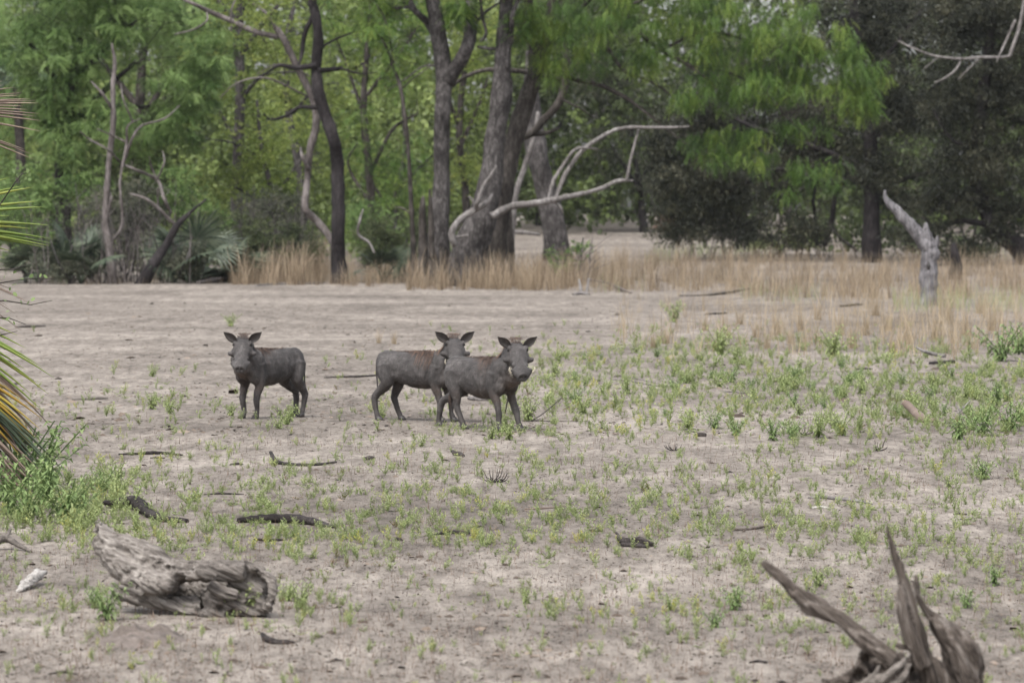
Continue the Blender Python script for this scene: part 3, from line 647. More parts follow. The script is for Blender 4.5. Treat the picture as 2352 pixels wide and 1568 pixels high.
# grey weathered stump on the right
Ys = gp(2133, 702).y
def grey_stump():
    p = gp(2133, 702)
    root = empty('grey_stump', p, 'silvery weathered broken stump with one arm slanting up left at the right', 'stump')
    pts, rad = limb_pts(Z3([(1522, 1560, 46), (1524, 1420, 42), (1528, 1290, 45), (1528, 1225, 36), (1512, 1170, 24), (1508, 1118, 8)]), Ys, .02, 1)
    pts[0] = np.array([p.x, p.y, p.z-.1])
    mb = MB(); mb.tube(pts, rad, 22, .34, 5, step=.05, flat=.9); mb.build('trunk', M['stump_grey'], root)
    for k, pl in enumerate([[(1535, 1255, 38), (1495, 1205, 36), (1440, 1140, 32), (1370, 1065, 24), (1322, 1015, 18), (1306, 985, 11), (1305, 955, 6)], [(1545, 1260, 22), (1562, 1215, 16), (1568, 1182, 4)], [(1420, 1110, 12), (1372, 1040, 9), (1360, 1025, 3)]]):
        pts, rad = limb_pts(Z3(pl), Ys - .02*k, .02, 4+k)
        mb = MB(); mb.tube(pts, rad, 14, .3, 7, step=.06); mb.build('arm' if k == 0 else 'splinter', M['stump_grey'], root)
    pts = [np.array(at(*Z3([(1522, y, 0)])[0][:2], Ys-.38)) for y in (1312, 1335, 1355)]
    mb = MB(); mb.tube(pts, [.02, .05, .02], 10, .2, 8, step=.03); mb.build('knot_hole_shade', M['hoof'], root)  # solid dark lump in place of the shade inside a hole
grey_stump()
tree('charred_stub', 'short charred stub behind the silvery stump', 'stump', 110, [(2195, 625, 14), (2195, 590, 12), (2190, 560, 6)], [], 'bark_dark', seed=80)

# undergrowth shrubs along the wood's edge
sh = [
 ('grey green shrub at the foot of the dense tree by the left edge', 106.5, 60, 640, [(50, 570, 80, 60, 0, .9), (20, 490, 60, 60, .5, .8), (100, 510, 50, 60, .5, .8)], 'leaf_feather', 75, 'T'),
 ('dusky shrub between the dark trunk and the bare tall tree', 108, 210, 645, [(200, 590, 70, 50, 0, .9), (230, 500, 60, 60, .4, .9)], 'leaf_grey', 60, 'S'),
 ('shrub with pale twigs behind the forked snag', 108.5, 330, 645, [(320, 560, 80, 60, 0, .9), (330, 470, 80, 60, .5, 1.0)], 'leaf_grey', 80, 'S'),
 ('deep green shrub right of the forked snag', 109, 450, 645, [(440, 590, 80, 45, 0, .9), (470, 510, 70, 50, .4, 1.0), (400, 430, 70, 60, .5, 1)], 'leaf_feather', 95, 'S'),
 ('low dark shrub behind the golden grass clump', 111, 560, 625, [(560, 560, 70, 50, 0, .9), (590, 480, 60, 50, .5, 1)], 'leaf_grey', 65, 'S'),
 ('grey twiggy shrub left of the black trunk', 112, 680, 625, [(670, 540, 60, 60, 0, .9), (650, 470, 50, 40, .4, .9)], 'leaf_grey', 55, 'S'),
 ('dusky shrub between the black trunk and the sapling', 112, 870, 625, [(870, 560, 70, 45, 0, .9), (840, 500, 50, 40, .5, .9)], 'leaf_feather', 70, 'T'),
 ('bright leafy bush under the dark thorn boughs', 141, 1790, 585, [(1760, 560, 70, 35, 0, 1.2), (1840, 545, 60, 30, 0, 1.1)], 'herb', 60, 'S'),
 ('dark bush behind the tan grass left of the thorn trunk', 150, 1620, 560, [(1600, 520, 60, 35, 0, 1.4), (1700, 510, 70, 30, 0, 1.4)], 'leaf_dark', 55, 'S'),
 ('leafy green bush at the right edge behind the silvery stump', 139, 2240, 590, [(2230, 565, 60, 25, 0, 1), (2120, 560, 50, 25, 0, 1)], 'herb_deep', 40, 'S'),
 ('brown twiggy bush at the right end of the far clearing', 165, 1540, 555, [(1540, 520, 45, 30, 0, 1)], 'dry_stem', 30, 'S'),
 ('small leafy sapling bush right of the broad shaggy trunk', 103, 1300, 655, [(1300, 600, 40, 30, 0, .5), (1320, 575, 20, 15, 0, .3)], 'leaf_feather', 14, 'S'),
]
for i, (lab, Yd, bx, by, bl, lf, nc, tt) in enumerate(sh):
    tree('shrub', lab, 'shrub', Yd, [(bx, by, 4), (bx-4, by-40, 3), (bx+6, by-90, 2)], [[(bx, by-5, 3), (bx-30, by-60, 2), (bx-50, by-120, 1.2)], [(bx, by-5, 3), (bx+30, by-60, 2), (bx+40, by-110, 1.2)]],
         'bark_grey', bl, lf, 'shrubs along the edge of the wood', seed=200+i, nclump=nc, per=20, crad=.3, size=(.12, .22), tmpl=T_PIN if tt == 'T' else T_SPR, el=(-.6, 1.0), twig_r=.012)
for i, (lab, Yd, bx, by, bl, lf, nc) in enumerate([
 ('low brush in front of the wide grey green fan palm', 104.4, 400, 652, [(400, 610, 60, 30, 0, .5), (450, 590, 40, 30, .2, .5)], 'leaf_grey', 34),
 ('low brush before the fan palm by the dense tree trunk', 104.2, 160, 652, [(160, 620, 70, 25, 0, .5), (110, 590, 40, 30, .3, .5)], 'leaf_grey', 34),
 ('tangled brush right behind the golden grass', 108, 600, 640, [(600, 560, 80, 50, 0, .8), (520, 540, 60, 60, .3, .8), (690, 570, 50, 50, .2, .8)], 'leaf_olive', 75),
 ('tangled brush behind the sapling', 110, 930, 635, [(930, 560, 60, 50, 0, .8), (870, 540, 50, 60, .3, .8), (990, 520, 40, 60, .3, .8)], 'leaf_olive', 75),
 ('olive brush left of the dense tree trunk', 110, 60, 640, [(60, 430, 70, 80, 0, .9), (10, 520, 50, 70, .3, .9), (110, 470, 70, 60, .3, .9), (200, 430, 60, 50, 0, .9)], 'leaf_feather', 120),
 ('olive brush behind the bare tall tree', 110.5, 290, 640, [(250, 420, 60, 60, 0, .9), (340, 400, 70, 60, .3, .9), (290, 520, 80, 70, .5, .9)], 'leaf_olive', 95)]):
    tree('brush', lab, 'shrub', Yd, [(bx, by, 4), (bx-4, by-40, 3), (bx+6, by-90, 2)], [[(bx, by-5, 3), (bx-30, by-60, 2), (bx-50, by-120, 1.2)], [(bx, by-5, 3), (bx+30, by-60, 2), (bx+40, by-110, 1.2)]],
         'bark_grey', bl, lf, 'shrubs along the edge of the wood', seed=230+i, nclump=nc, per=20, crad=.32, size=(.12, .24), tmpl=T_SPR, el=(-.6, 1.0), twig_r=.012)
# leafless twig thicket at left and centre
def thicket(name, label, x0, x1, y0, y1, Y, n, mat, seed):
    rng = np.random.default_rng(seed); mb = MB()
    for _ in range(n):
        x = rng.uniform(x0, x1); b = gp(x, y1 - 2); b = at(x, 0, Y + rng.normal(0, .6)); z = float(hz(b.x, b.y))
        h = rng.uniform(.4, 1) * (y1 - y0) / ppm(Y)
        p = [np.array([b.x, b.y, z])]
        for k in range(3): p.append(p[-1] + np.array([rng.normal(0, .14), rng.normal(0, .12), h/3]))
        mb.tube(p, [.018, .014, .010, .004], 5, 0, 1, False, step=.2)
        for k in range(3):
            a = p[1]*.4 + p[2]*.6 if k == 0 else p[2]*.5 + p[3]*.5
            mb.tube([a, a + np.array([rng.normal(0, .25), rng.normal(0, .15), rng.uniform(.1, .45)])], [.009, .003], 4, 0, 1, False, step=.2)
    o = mb.build(name, M[mat]); tag(o, label, 'thicket', 'leafless thickets in front of the wood')
thicket('twig_thicket', 'leafless grey thicket around the bare tall tree', 130, 420, 430, 645, 106, 60, 'bark_grey', 1)
thicket('twig_thicket', 'leafless grey thicket behind the golden grass clump', 520, 760, 430, 635, 109, 40, 'bark_grey', 2)
thicket('twig_thicket', 'pale dead twigs tangled before the dark undergrowth at left', 60, 480, 400, 648, 104.9, 34, 'dead_rose', 8)
thicket('twig_thicket', 'leafless dark thicket under the thorn trees', 1560, 2000, 480, 600, 138, 60, 'bark_dark', 3)
thicket('twig_thicket', 'leafless brown thicket right of the broad shaggy trunk', 1290, 1350, 560, 655, 103, 16, 'dead_rose', 4)

# ------------------------------------------------------------------ palms
def fan_leaflets(hub, d, s, nrm, L, arc, n, w, droop, rng, mb):
    for i in range(n):
        a = (i / (n-1) - .5) * arc
        dv = d*math.cos(a) + s*math.sin(a)
        sv = -d*math.sin(a) + s*math.cos(a)
        l = L * (1 - .25*abs(a)/(arc/2)) * rng.uniform(.9, 1.05)
        V = []
        for t, ww in ((0, .35), (.35, 1), (.7, .8), (1, .05)):
            c = hub + dv*l*t + nrm*rng.normal(0, .01)*l + np.array([0, 0, -droop*l*t**2.2])
            V += [c - sv*w*ww*.5, c + nrm*w*ww*.22, c + sv*w*ww*.5]
        Q = []
        for k in range(3):
            for m_ in range(2): Q.append([k*3+m_, k*3+m_+1, (k+1)*3+m_+1, (k+1)*3+m_])
        mb.add(V, Q, tint=rng.uniform(0, 1))
def palm_clump(name, label, x, y, Y, n, L, pet, mat, seed, elr=(.3, 1.3), group=None, azr=(0, 6.28), trunk=None):
    rng = np.random.default_rng(seed)
    b = at(x, y, Y); z = float(hz(b.x, b.y)); 
    root = empty(name, (b.x, b.y, z), label, 'palm', group)
    top = np.array([b.x, b.y, z if trunk is None else b.z])
    if trunk:
        mb = MB(); mb.tube([[b.x, b.y, z-.1], [b.x+.1, b.y, (z+b.z)/2], top], [trunk, trunk*.9, trunk*.8], 10, .2, 5); mb.build('trunk', M['bark_brown'], root)
    for i in range(n):
        az, el = rng.uniform(*azr), rng.uniform(*elr)
        d = np.array([math.cos(az)*math.cos(el), math.sin(az)*math.cos(el), math.sin(el)])
        s = np.cross(d, [0, 0, 1]); s /= np.linalg.norm(s); nn = np.cross(s, d)
        ro = rng.normal(0, .5); s, nn = s*math.cos(ro)+nn*math.sin(ro), nn*math.cos(ro)-s*math.sin(ro)
        pl = pet*rng.uniform(.7, 1.2); hub = top + d*pl
        mb = MB(); mb.tube([top, top + d*pl*.5 + np.array([0, 0, .03]), hub], [.02, .015, .012], 5, 0, 1, False, tint=.5)
        d2 = d + np.array([0, 0, -.35]); d2 /= np.linalg.norm(d2)
        fan_leaflets(hub, d2, s, nn, L*rng.uniform(.8, 1.15), 3.6, 24, .05*L/.8, .25, rng, mb)
        mb.build('frond', M[mat], root, smooth=False)
gpl = 'low fan palms at the edge of the wood'
palm_clump('fan_palm', 'dark low fan palm between the dense tree trunk and the forked snag', 185, 650, 104.6, 10, .95, 1.1, 'palm_dark', 1, group=gpl)
palm_clump('fan_palm', 'wide grey green fan palm spreading right of the forked snag', 430, 650, 105.2, 14, 1.15, 1.2, 'palm_dark', 2, (.2, 1.4), group=gpl)
palm_clump('fan_palm', 'low fan palm behind the left end of the golden grass', 520, 640, 107, 10, 1.0, .9, 'palm_dark', 3, group=gpl)
palm_clump('fan_palm', 'dark fan palm low at the left edge behind the near palm', 90, 650, 106, 10, .9, .8, 'palm_dark', 4, group=gpl)
palm_clump('fan_palm', 'bluish fan palm in the shade right of the black trunk', 880, 640, 108, 9, .9, .8, 'palm_dark', 5, group=gpl)
palm_clump('tall_palm', 'tall palm with pale fan fronds showing at the upper left edge', 40, 205, 122, 12, 1.3, .9, 'palm_far', 6, (-.2, 1.4), trunk=.18)
# ------------------------------------------------------------------ near palm at the left edge
def near_palm():
    rng = np.random.default_rng(21)
    Yp = 27.2
    b = gp(-150, 1135)
    root = empty('fan_palm', b, 'near fan palm with green, orange and withered fronds at the left edge', 'palm')
    crown = np.array(at(-330, 850, Yp))
    mb = MB(); mb.tube([[b.x-.3, b.y+.1, b.z-.1], [b.x-.45, b.y, .5], crown], [.20, .18, .15], 14, .3, 7); mb.build('trunk', M['bark_brown'], root)
    def frond(hub, tips, mat, w, label, droop=.06, dy=.0, spread=.25):
        hubp = np.array(at(*hub, Yp + dy))
        mb = MB(); mb.tube([crown, (crown + hubp)/2 + np.array([0, 0, .05]), hubp], [.03, .022, .016], 8, .05, 5, tint=.4)
        fr = mb.build('frond', M[mat], root)
        if label: fr['label'] = label
        for i, (x, y) in enumerate(tips):
            tip = np.array(at(x, y, Yp + dy + (i - len(tips)/2)*spread/len(tips)*2 + rng.normal(0, .05)))
            ln = np.linalg.norm(tip - hubp)
            dv = (tip - hubp)/ln
            sv = np.cross(dv, [0, 1, .5]); sv /= np.linalg.norm(sv)
            nn = np.cross(sv, dv)
            bow = np.array([0, 0, 1]) * droop * ln
            V = []; n = 9
            for k in range(n):
                t = k/(n-1)
                ww = w * (min(1, .45 + t*1.6)) * (1 - max(0, (t-.45)/.55)**1.4) + .001
                c = hubp + dv*ln*t + bow*4*t*(1-t)
                V += [c - sv*ww*.5 + nn*ww*.12, c - nn*ww*.12, c + sv*ww*.5 + nn*ww*.12, c + nn*ww*.0 + nn*.002]
            Q = []
            for k in range(n-1):
                for m_ in range(4): Q.append([k*4+m_, k*4+(m_+1) % 4, (k+1)*4+(m_+1) % 4, (k+1)*4+m_])
            me = np_mesh('leaflet', V, np.array(Q), np.full(len(V), float(np.clip(rng.normal(.5, .22), 0, 1))))
            link('leaflet', me, M[mat], fr)
    zt = lambda L_: [(x*.2929, y*.2929+172) for x, y in L_]
    frond((-240, 260), zt([(25, 80), (20, 50), (120, 98), (165, 142), (150, 160), (235, 190), (285, 205), (300, 222), (180, 245), (215, 273), (310, 305), (285, 325), (320, 360), (320, 443), (185, 582), (255, 625), (258, 660), (15, 720)]), 'palm_dry', .028, 'withered grey brown frond', .02)
    frond((-260, 520), zt([(85, 800), (180, 870), (260, 880), (300, 990), (360, 1035), (80, 1105), (385, 1178), (240, 1205), (395, 1283), (395, 1318), (385, 1340), (360, 1355), (95, 1385), (60, 1010), (40, 1440)]), 'palm_green', .044, 'yellow green frond', .02)
    frond((-270, 690), [(125, 868), (95, 842), (100, 945), (72, 905), (60, 800), (40, 770), (85, 880), (30, 740), (112, 905), (60, 850)], 'palm_green', .042, 'drooping green frond', .05, .1)
    frond((-220, 800), [(92, 985), (80, 1003), (60, 975), (97, 962), (70, 1018), (45, 1045), (88, 940), (30, 1010), (52, 990)], 'palm_orange', .042, 'orange dying frond', .06, .0)
    frond((-230, 740), [(100, 958), (70, 935), (40, 915)], 'palm_dry', .02, 'brown dead frond', .06, -.1)
    frond((-240, 600), [(60, 690), (75, 700), (40, 680), (50, 760), (35, 720), (28, 665), (20, 705)], 'palm_dry', .02, 'shrivelled brown frond', .05, .2)
    frond((-180, 900), [(95, 1120), (60, 1125), (30, 1150), (70, 1090), (10, 1135), (50, 1070), (100, 1090), (85, 1150), (40, 1110), (75, 1105), (20, 1090), (60, 1155)], 'palm_dry', .042, 'dead frond hanging to the ground', .08, .05)
    frond((-150, 880), [(110, 1060), (130, 1090), (95, 1040), (60, 1030), (120, 1120), (40, 1060), (20, 1020), (80, 1075), (140, 1075)], 'palm_dark', .04, 'shaded green frond near the ground', .10, .15)  # darker leaf colour stands for the shade inside the palm
    frond((-190, 840), [(40, 1000), (70, 1040), (20, 1045), (55, 1020), (0, 1060), (85, 1010)], 'palm_dark', .04, 'shaded green frond near the ground', .08, .3)
    for q in range(5):
        hx, hy = -200 + 12*q, 760 + 45*q
        frond((hx, hy), [(rng.uniform(-20, 118), rng.uniform(960 + 20*q, 1090 + 16*q)) for _ in range(11)], 'palm_dark' if q % 2 else 'palm_dry', .036, 'withered frond hanging in the skirt' if q % 2 == 0 else 'shaded green frond in the skirt', .09, .25 + .12*q)  # the green skirt fronds carry their shade in the leaf colour
    frond((-120, 1000), [(80, 1160), (20, 1180), (-10, 1160), (50, 1140), (5, 1120), (100, 1130)], 'palm_dry', .042, 'dead frond lying at the base', .08, -.1)
near_palm()
def vine():
    rng = np.random.default_rng(33); Yp = 26.6; mb = MB()
    for pl in ([(-60, 660), (0, 650), (60, 640), (130, 640)], [(-60, 700), (10, 690), (70, 700), (120, 690)], [(-40, 730), (20, 730), (60, 745)], [(-60, 560), (0, 470), (50, 400), (70, 395)], [(-40, 620), (30, 618), (60, 608)], [(-50, 780), (0, 770), (40, 760)]):
        pts = [np.array(at(x, y, Yp + rng.normal(0, .08))) for x, y in pl]
        mb.tube(pts, [.006, .005, .004, .002][:len(pl)] if len(pl) == 4 else [.006, .004, .002], 5, .05, 9, False, step=.1)
    o = mb.build('twiggy_climber', M['bark_brown']); tag(o, 'thin twigs with round green leaves growing through the near palm', 'climber')
    P = [(50, 400), (62, 398), (40, 408), (70, 405), (56, 412), (34, 400), (64, 415), (45, 418), (66, 637), (30, 628), (90, 637), (110, 640), (40, 680), (20, 662), (70, 690), (15, 690), (50, 700), (20, 715), (8, 640), (35, 745), (12, 735), (55, 640), (25, 655), (62, 700)]
    for x, y in P:
        c = np.array(at(x, y, Yp + rng.normal(0, .06))); az, el = rng.uniform(0, 6.28), rng.uniform(-.2, 1.2)
        d = np.array([math.cos(az)*math.cos(el), math.sin(az)*math.cos(el)*.6, math.sin(el)]); s = np.cross(d, rng.normal(size=3)); s /= np.linalg.norm(s)
        l, w = rng.uniform(.03, .045), .024
        V = [c, c+d*l*.3+s*w*.45, c+d*l*.75+s*w*.5, c+d*l, c+d*l*.75-s*w*.5, c+d*l*.3-s*w*.45]
        link('leaf', np_mesh('leaf', V, [np.array([[0, 1, 2, 3], [0, 3, 4, 5]])], np.full(6, rng.uniform(.2, .8))), M['herb_deep'], o)
vine()

# ------------------------------------------------------------------ dead wood with grain
def grain_wood(name, lofts, mat, label, cat, voxel=.009, amp=.012, grain=(1, 0, 0), gs=1.0, smooth=3, dents=(), parent=None):
    """lofted limbs fused into one body, then furrowed along the grain"""
    mb = MB()
    for pts, rad, fl in lofts:
        mb.tube(pts, rad, 16, .15, 6, True, fl, step=max(min(rad)*1.0, .03))
    me = mb.mesh('tmp'); o = bpy.data.objects.new('tmp', me); C.objects.link(o)
    md = o.modifiers.new('r', 'REMESH'); md.mode = 'VOXEL'; md.voxel_size = voxel
    sm = o.modifiers.new('s', 'SMOOTH'); sm.iterations = smooth; sm.factor = .5
    dg = bpy.context.evaluated_depsgraph_get()
    m2 = bpy.data.meshes.new_from_object(o.evaluated_get(dg)); m2.name = name
    bpy.data.objects.remove(o)
    n = len(m2.vertices)
    co = np.zeros(n*3); no = np.zeros(n*3)
    m2.vertices.foreach_get('co', co); m2.vertices.foreach_get('normal', no)
    co = co.reshape(-1, 3); no = no.reshape(-1, 3)
    gdir = np.array(grain, float); gdir /= np.linalg.norm(gdir)
    q = co - np.outer(co @ gdir, gdir) * .93                        # squeezed along the grain: long furrows
    d = np.zeros(n)
    for i in range(n):
        v = Vector(q[i])
        a = noise.noise(v * 34 * gs); b_ = noise.noise(v * 75 * gs + Vector((3, 1, 7))); c_ = noise.noise(Vector(co[i]) * 9)
        d[i] = -abs(a) * 1.5 + .6 * b_ + .4 * c_ - max(0, noise.noise(v * 14 * gs + Vector((9, 9, 9))) - .28) * 5
    co = co + no * (d * amp)[:, None]
    for c, r, dep, dr in dents:
        c = np.array(c); w = np.exp(-np.sum(((co - c) / np.array(r))**2, 1))
        co = co + np.outer(w * dep, np.array(dr, float))
    m2.vertices.foreach_set('co', co.ravel())
    m2.polygons.foreach_set('use_smooth', np.ones(len(m2.polygons), bool))
    m2.update()
    m2.materials.clear(); m2.materials.append(mat)
    o = bpy.data.objects.new(name, m2); C.objects.link(o)
    if parent is not None:
        o.parent = parent; o.matrix_parent_inverse = Matrix.Translation(parent.location).inverted()
    if label: tag(o, label, cat)
    return o
def W6(p, Y): 
    q = Z6(p); return [np.array(at(a[0], a[1], Y + (p[i][3] if len(p[i]) > 3 else 0))) for i, a in enumerate(q)], [a[2]*Y/FPX for a in q]
def W7(p, Y):
    q = Z7(p); return [np.array(at(a[0], a[1], Y + (p[i][3] if len(p[i]) > 3 else 0))) for i, a in enumerate(q)], [a[2]*Y/FPX for a in q]
def hollow_log():
    Yl = 18.9
    root = empty('hollow_log', gp(430, 1400), 'large furrowed grey driftwood log with a hollow right end, lower left', 'log')
    L = []
    def add(p, fl=1.0): a, b = W6(p, Yl); L.append((a, b, fl))
    add([(645, 335, 50, .3), (740, 395, 72, .28), (860, 470, 85, .24), (1000, 560, 105, .18), (1150, 640, 95, .1), (1320, 650, 88, .05), (1500, 640, 72, .02), (1650, 650, 62, 0)])      # main top mass
    add([(665, 455, 52, .25), (755, 550, 78, .2), (860, 650, 90, .15), (1000, 710, 95, .08), (1130, 745, 70, .02), (1200, 770, 40, 0)])                                     # lower flank
    add([(770, 770, 46, .2), (880, 810, 55, .16), (1020, 840, 62, .12), (1180, 870, 56, .08), (1330, 900, 50, .04)])
    add([(655, 430, 60, .27), (720, 520, 80, .25), (820, 620, 90, .2), (940, 720, 70, .12)])
    add([(640, 380, 46, .25), (700, 420, 70, .25), (800, 520, 70, .2)])
    add([(1500, 610, 48, .12), (1680, 625, 48, .08), (1780, 665, 40, 0), (1830, 730, 34, -.05), (1825, 820, 40, -.06), (1790, 900, 46, -.04)])                                   # lip of the hollow
    add([(1250, 690, 48, -.08), (1360, 665, 40, -.1), (1450, 690, 22, -.1)])
    add([(1380, 800, 62, 0), (1450, 860, 85, .02), (1580, 870, 92, .04), (1700, 880, 80, .02), (1800, 905, 45, 0)])                                                       # root mass below
    add([(1330, 960, 30, -.02), (1400, 930, 52, 0), (1520, 930, 50, 0)])
    add([(1560, 720, 40, .05), (1660, 740, 34, .04), (1760, 790, 26, .02)])
    add([(800, 745, 22, .02), (900, 790, 26, .04), (960, 800, 12, .05)])
    add([(1080, 720, 90, .3), (1250, 760, 100, .36), (1450, 800, 120, .24), (1650, 800, 125, .18), (1770, 800, 90, .12)])
    add([(690, 420, 60, .3), (850, 560, 110, .3), (1000, 660, 120, .26), (1160, 720, 110, .2)])
    add([(1540, 770, 90, .12), (1700, 765, 92, .10), (1785, 790, 62, .07)])
    add([(1640, 690, 60, .10), (1740, 695, 62, .10), (1790, 740, 50, .08)])
    add([(1400, 740, 34, -.06), (1500, 790, 40, -.05), (1600, 800, 34, -.04)])
    dents = []
    def dent(x, y, r, dep, dy=-.05):
        q = Z6([(x, y, r)])[0]; c = at(q[0], q[1], Yl + dy); rr = q[2]*Yl/FPX
        dents.append((c, (rr, .14, rr), dep, (0, 1, .15)))
    dent(1270, 830, 80, .22); dent(1235, 785, 55, .14); dent(1720, 700, 30, .05); dent(1480, 900, 26, .05); dent(1690, 870, 32, .07); dent(1060, 612, 22, .06); dent(980, 590, 18, .05); dent(1120, 632, 14, .04)
    dent(880, 660, 26, .07); dent(830, 690, 22, .07); dent(930, 700, 20, .05); dent(1160, 640, 10, .03); dent(1560, 930, 20, .05); dent(780, 420, 12, .03)
    grain_wood('wood', L, M['driftlog'], None, None, .0066, .016, (.85, .1, -.42), 1.0, 3, dents, root)
    gp_ = gp(430, 1400)
    return root
hollow_log()
def root_stump():
    Ysn = 15.2
    root = empty('root_stump', gp(2010, 1610), 'upturned brown grey root stump with spiky prongs, lower right corner', 'stump')
    def body(name, specs, grain, mat='root_wood0', amp=.012, dents=()):
        L = []
        for p in specs:
            a, b = W7(p, Ysn); L.append((a, b, 1.0))
        return grain_wood(name, L, M[mat], None, None, .0062, amp, grain, 1.25, 2, dents, root)
    body('prong', [[(688, 548, 9, .1), (740, 575, 26, .1), (800, 620, 36, .09), (870, 688, 44, .08), (950, 765, 62, .06), (1030, 815, 74, .05), (1110, 850, 66, .04), (1190, 890, 58, .03), (1270, 960, 58, .02), (1350, 1030, 60, 0), (1430, 1085, 58, -.02), (1530, 1150, 50, -.04), (1600, 1200, 40, 0)],
                   [(960, 820, 30, .05), (985, 860, 28, .05), (1000, 878, 12, .05)]], (.75, 0, -.62))
    body('prong', [[(1490, 308, 7, 0), (1505, 380, 17, 0), (1530, 470, 26, 0), (1565, 560, 33, 0), (1605, 670, 40, 0), (1640, 790, 47, 0), (1672, 900, 52, 0), (1700, 1010, 62, .01), (1735, 1130, 75, .02), (1790, 1250, 95, .03), (1830, 1350, 110, .05)],
                   [(1578, 670, 14, -.04), (1582, 760, 28, -.05), (1592, 870, 36, -.05), (1625, 980, 42, -.05), (1665, 1090, 50, -.04), (1720, 1200, 60, -.02)]], (.25, 0, -.95), 'root_wood1')
    body('prong', [[(1680, 608, 7, .06), (1672, 650, 20, .06), (1668, 690, 27, .06), (1690, 760, 26, .06), (1730, 840, 34, .07), (1800, 920, 60, .08), (1890, 1010, 95, .1), (1960, 1110, 125, .1), (1990, 1220, 130, .1), (1990, 1330, 120, .1)],
                   [(1780, 900, 40, -.02), (1860, 990, 44, -.06), (1930, 1090, 40, -.09), (1975, 1200, 38, -.1), (2000, 1310, 40, -.1)], [(1990, 1090, 60, .1), (2060, 1180, 48, .1), (2100, 1240, 30, .1)]], (.5, 0, -.8), 'root_wood2')
    dd = []
    def dent(x, y, r, dep):
        q = Z7([(x, y, r)])[0]; rr = q[2]*Ysn/FPX
        dd.append((at(q[0], q[1], Ysn-.1), (rr, .16, rr), dep, (0, 1, 0)))
    dent(1430, 1190, 60, .16); dent(1500, 1170, 40, .12); dent(1680, 1260, 50, .12); dent(1330, 1290, 40, .1)
    body('base', [[(1090, 1330, 60, 0), (1220, 1290, 50, 0), (1330, 1230, 52, .02), (1350, 1140, 42, .03), (1400, 1090, 44, .02)], [(1200, 1420, 120, .05), (1450, 1400, 150, .05), (1700, 1420, 170, .08), (1950, 1440, 150, .1)], [(1560, 1290, 60, 0), (1640, 1200, 60, 0), (1700, 1120, 50, 0)],
                  [(1420, 1330, 80, .1), (1600, 1280, 110, .12), (1800, 1330, 120, .12)], [(1350, 1200, 60, .1), (1450, 1150, 60, .1), (1600, 1180, 60, .1)]], (.7, 0, -.7), 'root_wood0', .012, dd)
    body('splinter', [[(1400, 1320, 34, -.14), (1470, 1270, 36, -.15), (1550, 1210, 28, -.14), (1620, 1140, 14, -.1)], [(1320, 1330, 30, -.14), (1400, 1260, 24, -.14), (1450, 1190, 12, -.12)], [(1500, 1340, 34, -.14), (1600, 1260, 26, -.13), (1640, 1180, 14, -.12)]], (.6, 0, .7), 'driftwood', .007)
    body('splinter', [[(1540, 1060, 22, -.02), (1590, 1075, 26, -.02), (1660, 1100, 24, 0)]], (1, 0, 0))
root_stump()

# small dead wood and lumps, each lying on the ground
def drift(name, label, cat, pls, mat, sides=10, rough=.28, freq=14, flat=.7, group=None):
    """polyline of (x, y on ground, half thickness px, lift px)"""
    x0, y0 = pls[0][len(pls[0])//2][:2]
    o = None; mb = MB()
    for pl in pls:
        pts, rad = [], []
        for q in pl:
            lift = q[3] if len(q) > 3 else 0
            p = gp(q[0], q[1]); k = p.y / FPX
            pts.append(np.array([p.x, p.y, p.z + q[2]*k*.45 + lift*k])); rad.append(q[2]*k)
        mb.tube(pts, rad, sides, rough, freq / max(.15, 10*np.mean(rad))**.3, True, flat, step=max(.02, np.mean(rad)*.9), seed=len(name))
    o = mb.build(name, M[mat]); tag(o, label, cat, group)
    return o
drift('dark_log', 'long dark furrowed log in green herbs behind the hollow log', 'log', [[(545, 1200, 8, 2), (590, 1200, 13, 3), (650, 1200, 17, 3), (710, 1204, 14, 2), (765, 1212, 6)]], 'driftdark', 14, .3, 16)
drift('dark_log', 'black knobbly rotten log left of the long dark furrowed log', 'log', [[(240, 1166, 8, 8), (275, 1168, 16, 6), (310, 1168, 19, 8), (335, 1182, 14, 3), (370, 1196, 13), (430, 1200, 9)], [(300, 1166, 8, 8), (322, 1160, 6, 14)]], 'driftdark', 14, .4, 14)
drift('flat_wood', 'thin dark flat stick lying above the black rotten log', 'stick', [[(468, 1136, 2), (510, 1135, 4), (560, 1136, 2)]], 'driftdark')
drift('curved_driftwood', 'curved grey driftwood with its left end turned up, below the left warthog', 'driftwood', [[(622, 1058, 4, 18), (633, 1064, 6, 4), (660, 1068, 6), (695, 1070, 6), (730, 1069, 5, 1), (772, 1066, 3, 4)]], 'driftdark', 10, .25)
drift('grey_branch', 'long low grey branch lying left of the curved driftwood', 'branch', [[(272, 1044, 3), (305, 1044, 4), (345, 1043, 6, 1), (385, 1043, 5), (418, 1046, 3)]], 'driftdark', 10, .3)
drift('grey_stick', 'short grey stick just below the long low grey branch', 'stick', [[(345, 1052, 2), (362, 1052, 4), (378, 1053, 2)]], 'driftdark')
drift('dark_stone', 'dark brown rounded stone right of the curved driftwood', 'stone', [[(838, 1056, 5), (848, 1056, 8), (858, 1056, 6)]], 'stone', 12, .2, 8, .9)
drift('brown_lump', 'brown clod of dung with a raised end in the centre', 'clod', [[(1040, 1044, 4, 6), (1045, 1046, 6, 3), (1055, 1046, 7), (1064, 1048, 4)]], 'stone', 12, .3, 9, .9)
drift('dark_chip', 'dark triangular wood chip left of the curved driftwood', 'wood chip', [[(528, 1068, 2), (545, 1067, 6), (558, 1067, 2)]], 'driftdark')
drift('dark_stone', 'dark oval stone in front of the leafy weeds at the right', 'stone', [[(1596, 1002, 4), (1608, 1002, 8), (1622, 1002, 6)]], 'stone', 12, .2, 8, .85)
